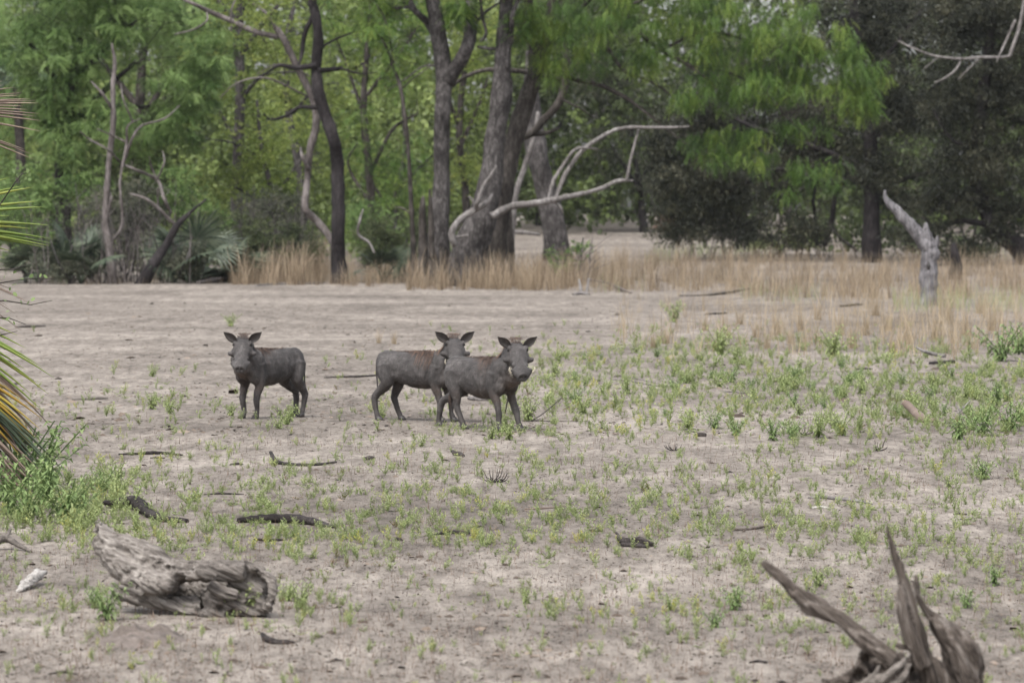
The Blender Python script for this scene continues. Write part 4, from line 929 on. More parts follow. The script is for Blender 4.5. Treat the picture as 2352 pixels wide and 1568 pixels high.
drift('horned_driftwood', 'brown driftwood piece with one upright horn, centre right foreground', 'driftwood', [[(1414, 1250, 3, 28), (1419, 1250, 6, 20), (1424, 1252, 8, 8), (1440, 1254, 13, 3), (1470, 1254, 14, 3), (1500, 1255, 8)], [(1430, 1254, 8), (1460, 1256, 9), (1490, 1258, 5)]], 'driftdark', 12, .4)
drift('split_stick', 'split brown stick with a rising right end above the root stump', 'stick', [[(1688, 1218, 5), (1715, 1217, 5), (1745, 1214, 4, 2), (1782, 1211, 2, 5)]], 'root_wood')
drift('pale_driftwood', 'long pale flat driftwood plank in the right middle', 'driftwood', [[(1855, 1144, 3), (1890, 1144, 6), (1925, 1148, 6), (1965, 1152, 6), (2005, 1158, 2)]], 'dead_pale', 12, .25)
drift('white_chip', 'white crumbly chip just below the long pale plank', 'wood chip', [[(1866, 1168, 4), (1885, 1167, 6), (1902, 1168, 3)]], 'white_bit', 10, .4)
drift('thin_twig', 'thin pale twig on the sand below the white chip', 'twig', [[(1778, 1181, 1), (1820, 1182, 1.6), (1870, 1185, 1)]], 'dead_pale', 6, .1)
drift('brown_chip', 'rusty brown bark chip near the right edge', 'wood chip', [[(2192, 1182, 3), (2205, 1181, 4), (2220, 1182, 3)]], 'stone')
drift('root_arch', 'grey arched root at the left edge above the white debris', 'root', [[(-30, 1262, 12, 2), (0, 1262, 14, 18), (22, 1262, 12, 18), (45, 1264, 8, 8), (72, 1268, 4)], [(14, 1262, 6, 26), (24, 1258, 4, 42)]], 'driftwood', 12, .3)
drift('white_debris', 'white bleached bone-like fragment lying left of the hollow log', 'fragment', [[(42, 1360, 5), (62, 1352, 13, 6), (80, 1345, 14, 14), (100, 1340, 8, 20)], [(70, 1350, 9, 16), (88, 1338, 7, 24)]], 'white_bit', 18, .8, 22)
drift('forked_chip', 'dark split wood chunk in front of the hollow log', 'wood chip', [[(602, 1468, 5, 12), (612, 1474, 9, 4), (632, 1478, 10), (655, 1478, 9), (676, 1476, 4)]], 'driftdark', 12, .35)
drift('dark_log', 'dark low crumbling log in the green herbs at centre', 'log', [[(1000, 1228, 4), (1030, 1225, 7), (1062, 1226, 7), (1080, 1226, 4)]], 'driftdark', 12, .4)
drift('dark_chip', 'black curled bark beside the dark crumbling log', 'wood chip', [[(1080, 1212, 3), (1098, 1210, 6), (1112, 1210, 2)]], 'driftdark')
drift('dark_chip', 'dark broken bark strip under the long dark furrowed log', 'wood chip', [[(585, 1240, 4), (612, 1242, 6), (635, 1242, 5), (650, 1240, 3)]], 'driftdark', 10, .4)
drift('dark_chip', 'dark wood chip among herbs left of the horned driftwood', 'wood chip', [[(1352, 1220, 3), (1370, 1220, 5), (1385, 1220, 3)]], 'driftdark', 10, .4)
drift('bleached_strip', 'straw-coloured bark strip lying in the centre', 'bark strip', [[(1112, 1170, 1.5), (1150, 1169, 2.5), (1180, 1166, 3.5, 1)]], 'palm_dry', 8, .2)
drift('bleached_strip', 'long straw-coloured bark strip right of the other strip', 'bark strip', [[(1205, 1170, 3), (1235, 1169, 4), (1270, 1166, 3), (1306, 1162, 1, 2)]], 'palm_dry', 8, .2)
drift('black_bark', 'flat black bark lying right of the left warthog', 'bark', [[(745, 868, 2), (790, 867, 4), (830, 866, 4), (868, 863, 3)]], 'driftdark', 10, .3)
drift('grey_bark', 'grey and white bark pieces among herbs left of the left warthog', 'bark', [[(165, 918, 2), (195, 918, 4), (225, 917, 5), (246, 916, 3)]], 'driftwood', 10, .4)
drift('dark_stick', 'dark stick on the bare sand by the near palm fronds', 'stick', [[(34, 752, 2), (65, 752, 4), (104, 750, 2)]], 'driftdark')
drift('dark_stick', 'dark end of wood at the left edge under the dark stick', 'stick', [[(-30, 772, 4), (-5, 771, 4), (10, 769, 2)]], 'driftdark')
drift('black_log', 'short black log under the pale bent branch at the right', 'log', [[(2134, 836, 5), (2155, 836, 6), (2190, 834, 7)]], 'bark_dark', 12, .2)
drift('bent_branch', 'pale bent branch leaning into grass above the short black log', 'branch', [[(2104, 830, 3, 32), (2120, 830, 5, 22), (2140, 828, 6, 14), (2172, 828, 5, 8)]], 'dead_pale', 10, .2)
drift('red_stump', 'reddish brown snag rising left from yellow herbs at the right', 'stump', [[(2074, 962, 5, 38), (2082, 962, 9, 30), (2095, 964, 9, 20), (2112, 968, 11, 6), (2128, 970, 9), (2150, 970, 7)]], 'palm_dry', 12, .25, 12, 1)
drift('pale_fork', 'pale forked twig right of the reddish brown snag', 'twig', [[(2200, 950, 3), (2212, 948, 2.5, 10), (2228, 946, 1.5, 26)], [(2206, 950, 2.5, 4), (2196, 948, 1.5, 18)]], 'dead_pale', 7, .1)
drift('pale_twig', 'long thin pale twig arching over herbs right of the warthogs', 'twig', [[(1405, 878, 1.5, 6), (1450, 880, 2, 4), (1500, 886, 2), (1540, 890, 1.2)], [(1445, 880, 1.2, 12), (1480, 880, 1.5, 6), (1560, 892, 1, 0)]], 'dead_pale', 6, .1)
drift('pale_twig', 'small white twig in yellow herbs in the right middle', 'twig', [[(1662, 900, 2), (1690, 902, 2.4, 1), (1716, 906, 2, 4), (1730, 900, 1.2, 12)]], 'dead_pale', 6, .1)
drift('pale_log', 'pale worn log on the ground seen under the right warthog', 'log', [[(1078, 918, 6, 2), (1100, 920, 8), (1130, 920, 7), (1165, 919, 6)]], 'dead_pale', 10, .25)
drift('thin_stick', 'thin dark stick slanting up right of the right warthog', 'stick', [[(1222, 966, 1.6), (1250, 960, 1.6, 12), (1290, 950, 1.2, 36)], [(1200, 968, 1.4), (1260, 970, 1.4, 3), (1330, 968, 1)]], 'driftdark', 6, .1)
drift('thin_stick', 'pair of thin brown sticks leaning between the legs of the right warthog', 'stick', [[(1160, 950, 1.6), (1166, 950, 1.6, 30), (1172, 948, 1.2, 56)], [(1178, 952, 1.6), (1173, 950, 1.6, 24), (1176, 948, 1, 54)]], 'driftdark', 6, .1)
drift('fallen_log', 'grey lying log at the foot of the wood left of the golden grass', 'log', [[(455, 652, 6), (485, 650, 8, 3), (520, 648, 6, 6), (545, 645, 4, 8)]], 'dead_rose', 10, .2, 5)
drift('pale_pole', 'thin pale pole lying before the golden grass', 'branch', [[(590, 657, 3), (640, 654, 4), (700, 653, 4), (745, 650, 2)]], 'dead_pale', 8, .1, 5)
drift('lying_branch', 'dark branch slanting down right of the small sapling bush', 'branch', [[(1350, 655, 3, 12), (1390, 660, 4, 10), (1425, 668, 4, 4), (1450, 674, 3)]], 'dead_rose', 8, .1, 5)
drift('lying_branch', 'long dark branch lying before the tan grass with a raised right end', 'branch', [[(1560, 680, 2), (1610, 680, 3), (1670, 676, 4, 2), (1722, 672, 3, 8)]], 'bark_dark', 8, .1, 5)
drift('pale_stones', 'pale crumbled stump remains at the edge of the tan grass', 'stump', [[(1318, 678, 5), (1335, 677, 7), (1352, 678, 4)], [(1335, 676, 4, 4), (1330, 672, 2, 30)], [(1347, 676, 3, 2), (1352, 674, 1.5, 34)]], 'dead_pale', 9, .4, 6)
drift('dark_stick', 'dark short wood on the sand in front of the tan grass', 'stick', [[(1620, 722, 2), (1645, 722, 4), (1668, 720, 3)]], 'driftdark')
drift('dark_stick', 'dark wood lying in thin grass left of the silvery stump', 'stick', [[(1932, 705, 4), (1955, 703, 5), (1978, 701, 4)]], 'driftdark')
drift('dark_clod', 'small dark clod on open sand left of the left warthog', 'clod', [[(466, 794, 2), (471, 794, 4), (478, 794, 3)]], 'stone', 10)
drift('brown_chip', 'dark brown wood chip on bare sand left of the root stump', 'wood chip', [[(1722, 1522, 3), (1740, 1520, 6), (1760, 1522, 4)]], 'driftdark', 10, .35)
drift('brown_chip', 'small brown stick right of the bent pale branch', 'stick', [[(1968, 849, 3), (1985, 848, 4), (2002, 849, 3)]], 'stone', 8)
drift('brown_chip', 'flat grey brown chip at lower left sand', 'wood chip', [[(112, 1548, 3), (145, 1545, 5), (178, 1549, 3)]], 'driftdark', 8, .3)
def dead_twigs(x, y, n, w, h, label, seed):
    rng = np.random.default_rng(seed); b = gp(x, y); k = b.y/FPX; mb = MB()
    for i in range(n):
        e = np.array([rng.uniform(-w, w)*k, rng.normal(0, .06), rng.uniform(.2, 1)*h*k])
        p0 = np.array(b) + np.array([rng.uniform(-w, w)*.25*k, 0, 0])
        mb.tube([p0, p0 + e*.5 + np.array([e[0]*.25, 0, -.1*e[2]]), p0 + e], [.004, .003, .0012], 5, .1, 9, False, step=.04)
    o = mb.build('dead_bush', M['driftdark']); tag(o, label, 'dead bush')
dead_twigs(1138, 1108, 16, 36, 40, 'small burnt bush of curved bare twigs in the centre', 1)
dead_twigs(1850, 1000, 10, 26, 30, 'small bare twiggy bush beside leafy weeds at the right', 2)
dead_twigs(1548, 1035, 8, 20, 26, 'tiny bare twig bush left of the leafy weeds', 3)
dead_twigs(2015, 1035, 10, 24, 24, 'bare brown twig tuft under the reddish snag', 4)
# dirt mound at lower left
def mound():
    b = gp(320, 1468); n = 40; r = np.linspace(0, 1, 14); V, Q = [], []
    for i, rr in enumerate(r):
        for k in range(n):
            a = 2*math.pi*k/n
            x, y = math.cos(a)*rr*.24*(1+.35*noise.noise(Vector((math.cos(a)*1.5, math.sin(a)*1.5, 5)))), math.sin(a)*rr*.42
            z = .055*(1-rr*rr)**1.5*(1+1.2*noise.noise(Vector((x*11, y*11, 1)))) + .05*(1-rr)*noise.noise(Vector((x*28, y*28, 2)))
            V.append((b.x+x, b.y+y, b.z+z-.006))
    for i in range(len(r)-1):
        for k in range(n): Q.append([i*n+k, i*n+(k+1) % n, (i+1)*n+(k+1) % n, (i+1)*n+k])
    m, N, L, bb = mat_new('dirt')
    f = noise_n(N, L, mapped(N, L), 14, 6, .7); L.new(ramp(N, L, f, [(.35, (.085, .07, .06)), (.55, (.15, .125, .11)), (.7, (.22, .185, .165))]), bb.inputs['Base Color']); bb.inputs['Roughness'].default_value = .95
    bump(N, L, bb, f, .8, .02)
    o = link('dirt_mound', np_mesh('dirt_mound', V, np.array(Q), smooth=True), m); tag(o, 'low mound of loose grey brown dirt at lower left', 'mound')
mound()
# ------------------------------------------------------------------ warthogs
TORSO = [(-.405, .545, .055, .045), (-.39, .54, .10, .08), (-.35, .533, .128, .112), (-.27, .522, .142, .132), (-.15, .502, .155, .142), (0, .482, .174, .150), (.12, .478, .174, .150), (.22, .488, .160, .142), (.32, .505, .142, .125), (.40, .515, .120, .105), (.455, .52, .07, .065)]
def warthog(label, origin, yaw, poll, hf, legs, seed=0, mane_len=(.06, .15), belly=1.0, tusk=True, scale=1.0, head_scale=1.0, mane_tint=.5, ear=1.0):
    """local frame: x forward, y left, z up. poll: local point between the ears; hf: local direction of the face"""
    rng = np.random.default_rng(seed)
    mb = MB()
    def ring_loft(secs, n=22):
        V, Q = [], []
        for c, u, v, w, h in secs:
            for k in range(n):
                a = 2*math.pi*k/n
                V.append(c + u*w*math.cos(a) + v*h*math.sin(a))
        m_ = len(secs)
        for i in range(m_-1):
            for k in range(n): Q.append([i*n+k, i*n+(k+1) % n, (i+1)*n+(k+1) % n, (i+1)*n+k])
        V += [secs[0][0], secs[-1][0]]
        T = [(m_*n, (k+1) % n, k) for k in range(n)] + [(m_*n+1, (m_-1)*n+k, (m_-1)*n+(k+1) % n) for k in range(n)]
        mb.add(V, Q, T)
    ey, ez, ex = np.array([0, 1., 0]), np.array([0, 0, 1.]), np.array([1., 0, 0])
    tor = [(x, zc - (h*(belly-1)*.5 if -.2 < x < .25 else 0), h*(1+(belly-1)*.5 if -.2 < x < .25 else 1), w) for x, zc, h, w in TORSO]
    ring_loft([(np.array([x, 0, zc]), ey, ez, w, h) for x, zc, h, w in tor])
    def blob(c, r):
        c = np.array(c, float); secs = []
        for i in range(9):
            t = -1 + 2*i/8; s_ = math.sqrt(max(0.003, 1-t*t))
            secs.append((c + ex*t*r[0], ey, ez, r[1]*s_, r[2]*s_))
        ring_loft(secs, 14)
    # shoulder and haunch masses
    for s in (-1, 1):
        blob((.27, s*.085, .47), (.12, .065, .16)); blob((-.28, s*.068, .49), (.115, .078, .15))
    # head frame
    poll = np.array(poll, float)
    f = np.array(hf, float); f /= np.linalg.norm(f)
    r_ = np.cross(f, ez); r_ /= np.linalg.norm(r_); u = np.cross(r_, f)
    H = head_scale
    h0 = poll - u*.085*H                                          # axis of the skull at the poll
    def hp(s, a, b): return h0 + (f*s + r_*a + u*b) * H
    # neck
    n0 = np.array([.26, 0, .535]); n1 = np.array([.38, 0, .585])
    nk = h0 - f*.05*H - u*.01
    P, _ = resample([n0, n1, nk*.55 + n1*.45 + np.array([0, 0, -.0]), nk, h0 + f*.03], [1]*5, .04)
    rr = np.interp(np.linspace(0, 1, len(P)), [0, .3, .65, 1], [.150, .135, .110, .085])
    V, Q, T = tube(list(P), list(rr), 18, 0, 1, True, 1.0, .05); mb.add(V, Q, T)
    # throat and chest
    V, Q, T = tube([np.array([.36, 0, .47]), np.array([.44, 0, .52])*.5 + nk*.5 - np.array([0, 0, .06]), h0 + f*.06 - u*.06], [.105, .085, .055], 16, 0, 1, True, 1, .05); mb.add(V, Q, T)
    # skull to snout
    HS = [(-.055, .045, .05, 0), (-.03, .078, .078, 0), (.02, .094, .092, 0), (.07, .103, .095, -.005), (.115, .100, .090, -.010), (.16, .082, .080, -.014), (.21, .068, .070, -.018), (.26, .062, .060, -.022), (.30, .078, .056, -.025), (.335, .085, .052, -.027), (.365, .072, .050, -.028), (.385, .054, .046, -.029), (.396, .050, .040, -.030)]
    ring_loft([(hp(s, 0, b), r_, u, w*H, h*H) for s, w, h, b in HS])
    # lower jaw
    ring_loft([(hp(s, 0, b), r_, u, w*H, h*H) for s, w, h, b in [(.04, .06, .04, -.075), (.12, .066, .045, -.085), (.2, .052, .035, -.078), (.28, .046, .026, -.070), (.34, .042, .018, -.066)]])
    for s in (-1, 1):                                               # cheek warts, brow bumps, tusk swellings
        for (a0, a1, rad) in (((.115, s*.085, -.02), (.125, s*.142, -.008), [.036, .018]), ((.03, s*.07, .062), (.075, s*.086, .064), [.028, .018]), ((.285, s*.05, -.02), (.325, s*.088, -.015), [.034, .024]), ((.21, s*.052, -.005), (.235, s*.072, .0), [.022, .012])):
            V, Q, T = tube([hp(*a0), (hp(*a0)+hp(*a1))/2, hp(*a1)], [rad[0]*H, (rad[0]+rad[1])/2*H, rad[1]*H], 10, 0, 1, True, 1, .012); mb.add(V, Q, T)
    # nose disc rim
    V, Q, T = tube([hp(.382, 0, -.03), hp(.402, 0, -.031)], [.050*H, .047*H], 16, 0, 1, True, 1, .02); mb.add(V, Q, T)
    feet = []
    for kind, s, pts in legs:
        if kind == 'f': rad = [.078, .060, .047, .034, .033, .0255, .028, .032]
        else: rad = [.100, .084, .060, .039, .034, .0255, .028, .032]
        P = [np.array(p, float) for p in pts]
        V, Q, T = tube(P, rad, 14, 0, 1, True, 1.0, .03); mb.add(V, Q, T)
        feet.append((P[-1], P[-1]-P[-2]))
    me = mb.mesh('tmp'); o = bpy.data.objects.new('tmp', me); C.objects.link(o)
    md = o.modifiers.new('r', 'REMESH'); md.mode = 'VOXEL'; md.voxel_size = .0075
    sm = o.modifiers.new('s', 'SMOOTH'); sm.iterations = 9; sm.factor = .5
    dg = bpy.context.evaluated_depsgraph_get()
    m2 = bpy.data.meshes.new_from_object(o.evaluated_get(dg)); m2.name = 'warthog_body'
    bpy.data.objects.remove(o)
    n = len(m2.vertices); co = np.zeros(n*3); no = np.zeros(n*3)
    m2.vertices.foreach_get('co', co); m2.vertices.foreach_get('normal', no); co = co.reshape(-1, 3); no = no.reshape(-1, 3)
    d = np.array([noise.noise(Vector(c)*17)*.0045 + noise.noise(Vector((c[0]*26, c[1]*14, c[2]*9)))*.004 - abs(noise.noise(Vector((c[0]*11, c[1]*11, c[2]*11))))*.004 for c in co])
    # skin folds at the flank, shoulder and elbow
    for cx, cz, ang, ln in ((.17, .44, 1.25, .13), (-.20, .40, 1.9, .12), (.36, .5, 1.1, .1)):
        t = (co[:, 0]-cx)*math.sin(ang) - (co[:, 2]-cz)*math.cos(ang); al = (co[:, 0]-cx)*math.cos(ang) + (co[:, 2]-cz)*math.sin(ang)
        d -= .009*np.exp(-(t/.016)**2 - (al/ln)**2) * (np.abs(co[:, 1]) > .05)
    # eye sockets, nostrils
    for c, rr_, dep in ((hp(.060, .088, .052), .022, .010), (hp(.060, -.088, .052), .022, .010), (hp(.405, .020, -.032), .013, .016), (hp(.405, -.020, -.032), .013, .016)):
        d -= dep*np.exp(-np.sum((co-c)**2, 1)/rr_**2)
    co = co + no*d[:, None]
    m2.vertices.foreach_set('co', co.ravel())
    m2.polygons.foreach_set('use_smooth', np.ones(len(m2.polygons), bool)); m2.update()
    mud = np.clip((.40 - co[:, 2])/.12, 0, 1)*np.clip((co[:, 2]-.2)/.1, 0, 1)*np.clip(.62-np.abs(co[:, 0]-.1)*1.2, 0, 1) + .8*np.exp(-np.sum((co-np.array([.40, 0, .42]))**2, 1)/.09**2)
    mud += .35*np.exp(-np.sum((co-hp(.1, 0, -.13))**2, 1)/.06**2)
    nz_ = np.array([noise.noise(Vector(c)*6) for c in co]); dusk = .8*np.clip((.30-co[:, 2])/.2, 0, 1)*np.clip(.8+nz_*.6, .2, 1)                     # shade painted on the legs, deepening towards the hooves
    for s in (-1, 1): dusk = np.maximum(dusk, .85*np.exp(-np.sum((co-hp(.065, s*.092, .042))**2, 1)/.034**2)); dusk = np.maximum(dusk, .8*np.exp(-np.sum((co-hp(.135, s*.10, -.02))**2, 1)/.03**2)); dusk = np.maximum(dusk, .9*np.exp(-np.sum((co-hp(.41, s*.021, -.034))**2, 1)/.014**2))
    for nm, arr in (('mud', np.clip(mud, 0, 1)), ('dusk', dusk)):
        a = m2.attributes.new(nm, 'FLOAT', 'POINT'); a.data.foreach_set('value', arr.astype(np.float32))
    root = bpy.data.objects.new('warthog', None); C.objects.link(root)
    tag(root, label, 'warthog', 'warthogs watching the camera')
    def child(name, me, mat, smooth=True):
        ob = bpy.data.objects.new(name, me); C.objects.link(ob)
        me.materials.clear(); me.materials.append(M[mat]); ob.parent = root; return ob
    child('body', m2, 'skin')
    for s in (-1, 1):
        # ear: cupped leaf with thickness
        b0 = hp(-.005, s*.074, .062); up = (u*.62 + r_*s*.80 - f*.12); up /= np.linalg.norm(up)
        sd_ = np.cross(up, f); sd_ /= np.linalg.norm(sd_); fw = np.cross(sd_, up); fw *= np.sign(np.dot(fw, f))
        V, Q = [], []; rows, cols = 9, 7; Le, We = .146*H*ear, .098*H*ear
        for side in (0, 1):
            for i in range(rows):
                t = i/(rows-1)
                w = We*(.42 + 1.55*t*(1-t)*1.15)*(1-t**3.2) + .004
                for k in range(cols):
                    q = -1+2*k/(cols-1)
                    p = b0 + up*Le*(t-.06) + sd_*w*.5*q + sd_*(.012*t*t)*0 + fw*(.026*(q*q)*(1-t*.7)-.014 + .010*t*t)
                    if side: p = p - fw*(.007*(1-t*.6))
                    V.append(p)
        g_ = rows*cols
        for i in range(rows-1):
            for k in range(cols-1):
                a = i*cols+k
                Q.append([a, a+1, a+cols+1, a+cols]); Q.append([g_+a, g_+a+cols, g_+a+cols+1, g_+a+1])
        for i in range(rows-1):
            for k in (0, cols-1):
                a = i*cols+k; Q.append([a, a+cols, g_+a+cols, g_+a])
        for k in range(cols-1):
            a = (rows-1)*cols+k; Q.append([a, a+1, g_+a+1, g_+a])
        child('ear', np_mesh('ear', V, np.array(Q), smooth=True), 'ear_in')
        # ear fringe
        mbh = MB()
        for i in range(26):
            t = rng.uniform(.1, .95); w = We*(.42 + 1.55*t*(1-t)*1.15)*(1-t**3.2); q = rng.choice([-1, 1])
            p = b0 + up*Le*(t-.06) + sd_*w*.5*q + fw*.008
            e = p + sd_*q*rng.uniform(.006, .016) + up*rng.uniform(0, .012) + fw*.004
            mbh.add([p - up*.0012, p + up*.0012, e], None, [[0, 1, 2]], rng.uniform(.3, .8))
        child('ear_fringe', mbh.mesh('ear_fringe'), 'mane')
        me_ = MB(); c = hp(.062, s*.090, .051)
        V, Q, T = tube([c - r_*s*.008, c - r_*s*.003, c + r_*s*.004, c + r_*s*.008], [.003, .0105, .0105, .003], 12, 0, 1, True, 1, .003); me_.add(V, Q, T)
        child('eye', me_.mesh('eye'), 'eye')
        if tusk:
            mt = MB(); mt.tube([hp(.30, s*.062, -.035), hp(.315, s*.098, -.026), hp(.318, s*.116, .004), hp(.315, s*.112, .032)], [.0105, .0095, .007, .002], 10, .04, 30, True, 1, .01)
            child('tusk', mt.mesh('tusk'), 'tusk')
            mw = MB()                                               # pale cheek whiskers
            for i in range(60):
                p = hp(rng.uniform(.16, .30), s*rng.uniform(.052, .075), rng.uniform(-.085, -.05))
                e = p + (r_*s*rng.uniform(.01, .035) - u*rng.uniform(.0, .03) - f*rng.uniform(.0, .02))
                mw.add([p - f*.0016, p + f*.0016, e], None, [[0, 1, 2]])
            child('whiskers', mw.mesh('whiskers'), 'whisker')
    # hooves: two toes
    for p, dv in feet:
        fx = np.array([dv[0], dv[1], 0]); nf = np.linalg.norm(fx); fx = fx/nf if nf > .01 else ex
        fx = fx*.5 + ex*.8; fx[2] = 0; fx /= np.linalg.norm(fx); sx = np.cross(ez, fx)
        mh = MB()
        for s in (-1, 1):
            c = np.array([p[0], p[1], 0]) + sx*s*.0155
            V, Q = [], []
            for z, l0, l1, w in ((0, -.022, .050, .0155), (.018, -.022, .042, .0150), (.042, -.018, .024, .0125)):
                for a in np.linspace(0, 2*math.pi, 12, endpoint=False):
                    ca = math.cos(a); V.append(c + fx*((l1 if ca > 0 else -l0)*ca) + sx*w*math.sin(a) + ez*z)
            for i in range(2):
                for k in range(12): Q.append([i*12+k, i*12+(k+1) % 12, (i+1)*12+(k+1) % 12, (i+1)*12+k])
            mh.add(V, Q, [(0, k+1, k) for k in range(1, 11)] + [(24, 24+k, 24+k+1) for k in range(1, 11)])
        child('hoof', mh.mesh('hoof'), 'hoof')
    # mane along the spine
    sp_x = np.array([q[0] for q in tor]); sp_z = np.array([q[1] for q in tor]); sp_h = np.array([q[2] for q in tor]); sp_w = np.array([q[3] for q in tor])
    mm = MB()
    top_pts = [np.array([x, 0, np.interp(x, sp_x, sp_z)+np.interp(x, sp_x, sp_h)]) for x in (-.22, -.1, .02, .14, .25)]
    nt = nk + np.array([0, 0, .105])
    top_pts += [np.array([.34, 0, max(.68, .66)])*.5 + (nt*.5 + top_pts[-1]*.5)*.5, nt, poll + u*.01, hp(.02, 0, .093)]
    TP, _ = resample(top_pts, [1]*len(top_pts), .012)
    for i in range(1300):
        j = int(rng.beta(1.5, 1.0)*(len(TP)-1)); frac = j/len(TP)
        s = rng.choice([-1, 1]); p = TP[j] + rng.normal(0, .004, 3)
        on_head = frac > .82
        if on_head:
            p = TP[j] + r_*rng.normal(0, .032) - u*.006; l = rng.uniform(.004, .030)*rng.uniform(.3, 1)
            e1 = p + u*l*.5 - f*l*.5 + r_*rng.normal(0, .008); e2 = e1 + u*l*.1 - f*l*.6 + r_*rng.normal(0, .012)
            side = r_*.0017
        else:
            l = rng.uniform(*mane_len)*(.22 + 1.0*math.exp(-((frac-.54)/.22)**2))*rng.uniform(.4, 1.15); x = p[0]
            c_ = np.array([x, 0, np.interp(x, sp_x, sp_z)]); c_[2] = max(c_[2], p[2]-.16)
            rad = max(p[2]-c_[2], .08); wd = max(min(np.interp(x, sp_x, sp_w)*1.02, .15), .10) if x < .34 else .115
            def arc(a, lift): return c_ + np.array([-.25*a*rad, s*math.sin(a)*(wd+lift), math.cos(a)*(rad+lift)])
            a1 = l/rad*rng.uniform(.5, 1.2)
            p = arc(rng.uniform(0, .5)*a1, .001) + rng.normal(0, .003, 3); lf = .004 + .024*math.exp(-((frac-.55)/.22)**2); e1 = arc(a1*.5, lf); e2 = arc(a1, lf*.5)
            side = ex*.0020
        mm.add([p-side, p+side, e1+side*.8, e1-side*.8, e2], [[0, 1, 2, 3]], [[3, 2, 4]], float(np.clip(rng.normal(mane_tint, .28) - (.25 if on_head else 0), 0, 1)))
    child('mane', mm.mesh('mane'), 'mane')
    # coarse bristles over the hide
    mbr = MB(); pick = rng.choice(len(co), 4200, replace=False)
    for i in pick:
        p, nn = co[i], no[i]
        if p[2] < .2 or np.linalg.norm(p - hp(.2, 0, 0)) < .2: continue
        t = np.array([-.8, 0, -.55]) + rng.normal(0, .25, 3); t = t - nn*np.dot(t, nn); t /= np.linalg.norm(t) + 1e-6
        w_ = np.cross(t, nn)*rng.uniform(.0012, .0024); l = rng.uniform(.018, .045)
        mbr.add([p - w_, p + w_, p + t*l + nn*rng.uniform(.003, .010)], None, [[0, 1, 2]], float(np.clip(rng.normal(.32, .25), 0, 1)))
    child('bristles', mbr.mesh('bristles'), 'bristle')
    # tail with tuft
    mt = MB(); t0 = np.array([-.40, 0, .60])
    tp = [t0 + np.array([.03, 0, -.02]), t0 + np.array([-.025, .01, -.01]), t0 + np.array([-.045, .02, -.12]), t0 + np.array([-.045, .03, -.24]), t0 + np.array([-.04, .035, -.33])]
    mt.tube(tp, [.020, .014, .009, .007, .006], 8, .05, 20, True, 1, .03)
    tl = child('tail', mt.mesh('tail'), 'skin')
    mtf = MB()
    for i in range(70):
        p = tp[-1] + rng.normal(0, .005, 3) + np.array([0, 0, rng.uniform(0, .05)]); e = p + np.array([rng.normal(0, .014), rng.normal(0, .014), -rng.uniform(.04, .11)])
        mtf.add([p - ex*.0018, p + ex*.0018, e], None, [[0, 1, 2]], rng.uniform(0, .5))
    tf = bpy.data.objects.new('tail_tuft', mtf.mesh('tail_tuft')); C.objects.link(tf); tf.data.materials.append(M['mane']); tf.parent = tl
    root.location = origin; root.rotation_euler = (0, 0, yaw); root.scale = (scale,)*3
    return root
def world_dir_to_local(v, yaw):
    c, s = math.cos(-yaw), math.sin(-yaw)
    return np.array([v[0]*c - v[1]*s, v[0]*s + v[1]*c, v[2]])
# legs: joints from trunk to hoof in the local frame
def fleg(s, fx=0.0, bend=0.0, y=.095, sx=.26):
    """fx: how far forward of the shoulder the hoof stands"""
    return ('f', s, [(sx, s*.085, .52), (sx-.015, s*(y+.005), .42), (sx-.02+fx*.2, s*(y+.008), .345), (sx+fx*.45+bend, s*y, .235), (sx+.005+fx*.6+bend, s*y, .185), (sx-.005+fx*.9, s*y*.97, .085), (sx+fx, s*y*.97, .05), (sx+.012+fx, s*y*.97, .012)])
def hleg(s, hx=0.0, y=.09, lift=0):
    """hx: hoof offset along the body from below the hip"""
    return ('h', s, [(-.285, s*.068, .52), (-.268, s*.088, .43), (-.262+hx*.15, s*(y+.01), .355), (-.335+hx*.62, s*y, .262), (-.362+hx*.75, s*y, .215), (-.335+hx*.95, s*y*.97, .085), (-.322+hx, s*y*.97, .05), (-.308+hx, s*y*.97, .012)])
# right animal
def place(px_mid, Yd): 
    c = at(px_mid, 900, Yd); return Vector((c.x, Yd, float(hz(c.x, Yd))))
def head_dir(side, down, yaw): 
    return world_dir_to_local(np.array([side, -math.cos(down), -math.sin(down)]), yaw)
yr = -R(44)
warthog('warthog standing in front of the other, right of the pair, with curled tusks', place(832.6+1400*.19531, 35.3), yr, (.47, -.02, .795), head_dir(.16, R(30), yr),
        [fleg(1, .13, .0), fleg(-1, .06, .01), hleg(-1, .17), hleg(1, -.32)], 1, (.10, .22), 1.16, mane_tint=.34)
# middle animal, partly hidden
ym = -R(27)
warthog('warthog with reddish mane half hidden behind its right neighbour', place(832.6+640*.19531, 36.5), ym, (.43, -.05, .785), head_dir(.10, R(26), ym),
        [fleg(1, .07, .01), fleg(-1, .04, .01), hleg(-1, -.06), hleg(1, .09)], 2, (.12, .30), 1.0, tusk=True, mane_tint=.42, head_scale=.98, ear=1.08)
# left animal
yl = R(180+50)
warthog('warthog standing alone at the left, turned to face the camera', place(459.4+884*.1831, 36.9), yl, (.44, .06, .765), head_dir(-.03, R(28), yl),
        [fleg(1, .03, .01), fleg(-1, .015, .01), hleg(1, -.03), hleg(-1, -.12)], 3, (.08, .18), 1.0, tusk=False, mane_tint=.3, head_scale=.96, ear=1.06)
